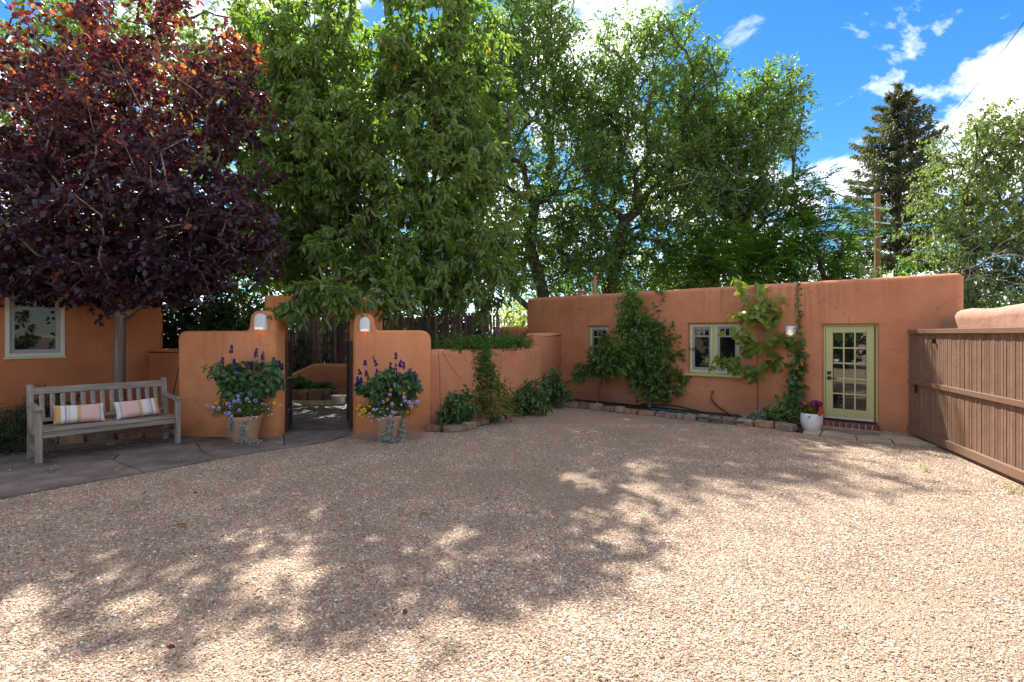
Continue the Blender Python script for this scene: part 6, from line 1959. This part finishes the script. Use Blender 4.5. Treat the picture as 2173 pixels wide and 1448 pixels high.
# fallen leaves on the gravel, and a few weeds
lm = blades_mesh('fallen_leaf', blades(np.zeros((1, 3)), np.array([[0, 1.0, 0]]), np.array([[0, 0, 1.0]]), .10, .06, HEX), np.array([.95]))
lm.materials.append(M['dry_yellow'])
for (px, py, lab, a) in ((397, 1111, 'yellow fallen leaf on shaded gravel in front of the bench', 1.9), (911, 1090, 'tan fallen leaf on the gravel in the middle foreground', 1.2)):
    o = link('fallen_leaf', lm, None, None, Vector(gp(px, py, .03)), (.15, .1, a))
    tag(o, lab, 'leaf')
lm2 = blades_mesh('fallen_leaf', blades(np.zeros((1, 3)), np.array([[0, 1.0, 0]]), np.array([[0, 0, 1.0]]), .055, .034, ROUND), np.array([.55]))
lm2.materials.append(M['dry_leaf'])
for k, (px, py, lab) in enumerate(((305, 1048, 'maroon leaf on the gravel just off the flagstone corner'), (418, 1047, 'larger maroon leaf on shaded gravel right of the flagstone corner'), (297, 1076, 'thin dark leaf on the gravel above the yellow leaf'), (212, 1142, 'maroon leaf on the gravel nearest the left picture edge'),
                                       (540, 1255, 'lone maroon leaf on the sunlit gravel left of centre'), (860, 1305, 'pinkish leaf on the sunlit gravel near the bottom centre'), (372, 1375, 'dark red leaf on the sunlit gravel at the lower left'), (700, 1077, 'small dark leaf on shaded gravel in front of the gateway'), (400, 977, 'maroon leaf lying on the flagstones right of the bench'))):
    o = link('fallen_leaf', lm2, None, None, Vector(gp(px, py, .034)), (.2, -.15, k * 1.3))
    tag(o, lab, 'leaf', 'maroon fallen leaves')
for (px, py, lab) in ((2152, 1048, 'tiny green weed in the gravel before the sliding gate'), (1968, 1002, 'tiny flat weed in the gravel near the gate latch end')):
    x, yy, _ = gp(px, py)
    shrub('weed', lab, 'weed', (x, yy, .0), [(0, 0, .02, .06, .04, .012)], 7, 10, .03, .025, .012, M['leaf_fine'], M['stem'], 740, HEX, stem_r=.004)

# unseen hedge behind the camera, added to darken the reflections in the glass
for k, (x, yy, h, lab) in enumerate(((-13.5, 0.5, 5.2, 'added hedge shrub across the yard nearest the main house, mirrored in glass'), (-11, -3.5, 5.0, 'second added hedge shrub from the main house across the yard'), (-8.0, -6.0, 5.6, 'third added hedge shrub from the main house across the yard'),
                                    (-4.6, -8.0, 5.0, 'fourth added hedge shrub from the main house across the yard'), (-1.0, -9.0, 5.4, 'added hedge shrub straight behind the viewer across the yard'), (3.0, -9.0, 5.2, 'added hedge shrub right of the viewer across the yard'), (7.0, -7.5, 5.6, 'added hedge shrub behind the viewer toward the sliding gate'), (10.5, -4.5, 5.6, 'next to last added hedge shrub toward the sliding gate'), (12.5, -0.5, 5.6, 'last added hedge shrub beyond the sliding gate'))):
    shrub('reflection_hedge', lab, 'hedge', (x, yy, 0), [(0, 0, h * .32, 2.3, 1.6, h * .32), (.4, .3, h * .2, 2.2, 1.4, h * .2)], 120, 40, .5, .26, .17, M['leaf_shrub'], M['bark_dark'], 760 + k, DIA, group='unseen hedge added for the glass reflections')

# ---------------------------------------------------------------- loose pea gravel
def gravel():
    rg = random.Random(2)
    c = 0.11
    bedp = [tuple(p[:2]) for p in bed]
    y = 2.2
    V, F, dens = [], [], []
    from mathutils import noise as mn
    def bare(x, yy):
        # wheel tracks and thin spots where the fines show
        a = mn.fractal(Vector((x * .55, yy * .55, 3.1)), 1.0, 2.0, 4)
        b = mn.noise(Vector((x * 2.1, yy * 2.1, 7.7)))
        return max(.10, min(1.0, .72 + .95 * a + .25 * b))
    def free(x, yy):
        for pl in flag_polys:
            if inside((x, yy), pl):
                return False
        if inside((x, yy), bedp):
            return False
        return True
    while y < 10.6:
        half = y * 1.02 + .25
        x = -half
        while x < half:
            xm, ym = x + c / 2, y + c / 2
            far_side = (xm > 7.25 - (9.56 - ym) * .335 + .02 and ym < 9.6)
            behind = (ym > 9.12 and xm < -1.6 and not (-4.2 < xm < -3.0)) or (ym > 10.0 and xm < -.9)
            u = (xm - GA.x) * GD.x + (ym - GA.y) * GD.y
            dist = -((xm - GA.x) * -GD.y + (ym - GA.y) * GD.x)
            on_flag = any(inside((xm, ym), pl) for pl in flag_polys)
            if on_flag and ym < 9.1 and rg.random() < .75:
                n = len(V)                     # a few pebbles kicked onto the paving
                V += [(x, y, .034), (x + c, y, .034), (x + c, y + c, .034), (x, y + c, .034)]
                F.append((n, n + 1, n + 2, n + 3))
                dens.append(16)
            if not far_side and not behind and dist > .02 and free(xm, ym):
                n = len(V)
                V += [(x, y, 0), (x + c, y, 0), (x + c, y + c, 0), (x, y + c, 0)]
                F.append((n, n + 1, n + 2, n + 3))
                dens.append((8800 if ym < 4 else 7000 if ym < 6 else 4400 if ym < 8 else 2800) * bare(xm, ym))
            x += c
        y += c
    me = arr_mesh('gravel', np.array(V, float), np.array(F))
    a = me.attributes.new('dens', 'FLOAT', 'FACE'); a.data.foreach_set('value', np.array(dens, np.float32))
    o = link('gravel', me)
    tag(o, 'loose pale pea gravel covering the yard', 'gravel', kind='stuff')
    ng = bpy.data.node_groups.new('pea_gravel', 'GeometryNodeTree')
    ng.interface.new_socket('Geometry', in_out='INPUT', socket_type='NodeSocketGeometry')
    ng.interface.new_socket('Geometry', in_out='OUTPUT', socket_type='NodeSocketGeometry')
    N, L = ng.nodes, ng.links
    gi, go = N.new('NodeGroupInput'), N.new('NodeGroupOutput')
    dp = N.new('GeometryNodeDistributePointsOnFaces')
    at_ = N.new('GeometryNodeInputNamedAttribute'); at_.data_type = 'FLOAT'; at_.inputs['Name'].default_value = 'dens'
    L.new(gi.outputs[0], dp.inputs['Mesh']); L.new(at_.outputs['Attribute'], dp.inputs['Density'])
    ico = N.new('GeometryNodeMeshIcoSphere'); ico.inputs['Radius'].default_value = 1.0; ico.inputs['Subdivisions'].default_value = 2
    jn = N.new('GeometryNodeGeometryToInstance')
    for k in range(4):
        sp = N.new('GeometryNodeSetPosition')
        nz = N.new('ShaderNodeTexNoise'); nz.noise_dimensions = '4D'; nz.inputs['Scale'].default_value = .9; nz.inputs['W'].default_value = k * 3.7; nz.inputs['Detail'].default_value = 0
        sb = N.new('ShaderNodeVectorMath'); sb.operation = 'SUBTRACT'; sb.inputs[1].default_value = (.5, .5, .5)
        sc = N.new('ShaderNodeVectorMath'); sc.operation = 'SCALE'; sc.inputs['Scale'].default_value = 1.5
        L.new(nz.outputs['Color'], sb.inputs[0]); L.new(sb.outputs[0], sc.inputs[0])
        L.new(ico.outputs['Mesh'], sp.inputs['Geometry']); L.new(sc.outputs[0], sp.inputs['Offset'])
        sm = N.new('GeometryNodeSetMaterial'); sm.inputs['Material'].default_value = M['pebble']
        L.new(sp.outputs[0], sm.inputs['Geometry'])
        ss = N.new('GeometryNodeSetShadeSmooth'); L.new(sm.outputs[0], ss.inputs['Geometry'])
        L.new(ss.outputs[0], jn.inputs[0])
    ip = N.new('GeometryNodeInstanceOnPoints'); ip.inputs['Pick Instance'].default_value = True
    L.new(dp.outputs['Points'], ip.inputs['Points']); L.new(jn.outputs[0], ip.inputs['Instance'])
    r1 = N.new('FunctionNodeRandomValue'); r1.data_type = 'FLOAT_VECTOR'
    r1.inputs[0].default_value = (-.45, -.45, 0); r1.inputs[1].default_value = (.45, .45, 6.28)
    L.new(r1.outputs[0], ip.inputs['Rotation'])
    r2 = N.new('FunctionNodeRandomValue'); r2.data_type = 'FLOAT_VECTOR'; r2.inputs['Seed'].default_value = 5
    r2.inputs[0].default_value = (.0047, .0038, .003); r2.inputs[1].default_value = (.0096, .0074, .0057)
    r4 = N.new('FunctionNodeRandomValue'); r4.data_type = 'FLOAT'; r4.inputs['Seed'].default_value = 15
    pw_ = N.new('ShaderNodeMath'); pw_.operation = 'POWER'; pw_.inputs[1].default_value = 4.0
    L.new(r4.outputs[1], pw_.inputs[0])
    ma = N.new('ShaderNodeMath'); ma.operation = 'MULTIPLY_ADD'; ma.inputs[1].default_value = 0.95; ma.inputs[2].default_value = 0.85
    L.new(pw_.outputs[0], ma.inputs[0])
    vs = N.new('ShaderNodeVectorMath'); vs.operation = 'SCALE'
    L.new(r2.outputs[0], vs.inputs[0]); L.new(ma.outputs[0], vs.inputs['Scale'])
    L.new(vs.outputs[0], ip.inputs['Scale'])
    tr = N.new('GeometryNodeTranslateInstances')
    r3 = N.new('FunctionNodeRandomValue'); r3.data_type = 'FLOAT_VECTOR'; r3.inputs['Seed'].default_value = 9
    r3.inputs[0].default_value = (0, 0, .002); r3.inputs[1].default_value = (0, 0, .012)
    L.new(ip.outputs[0], tr.inputs[0]); L.new(r3.outputs[0], tr.inputs['Translation'])
    L.new(tr.outputs[0], go.inputs[0])
    md = o.modifiers.new('pebbles', 'NODES'); md.node_group = ng
gravel()
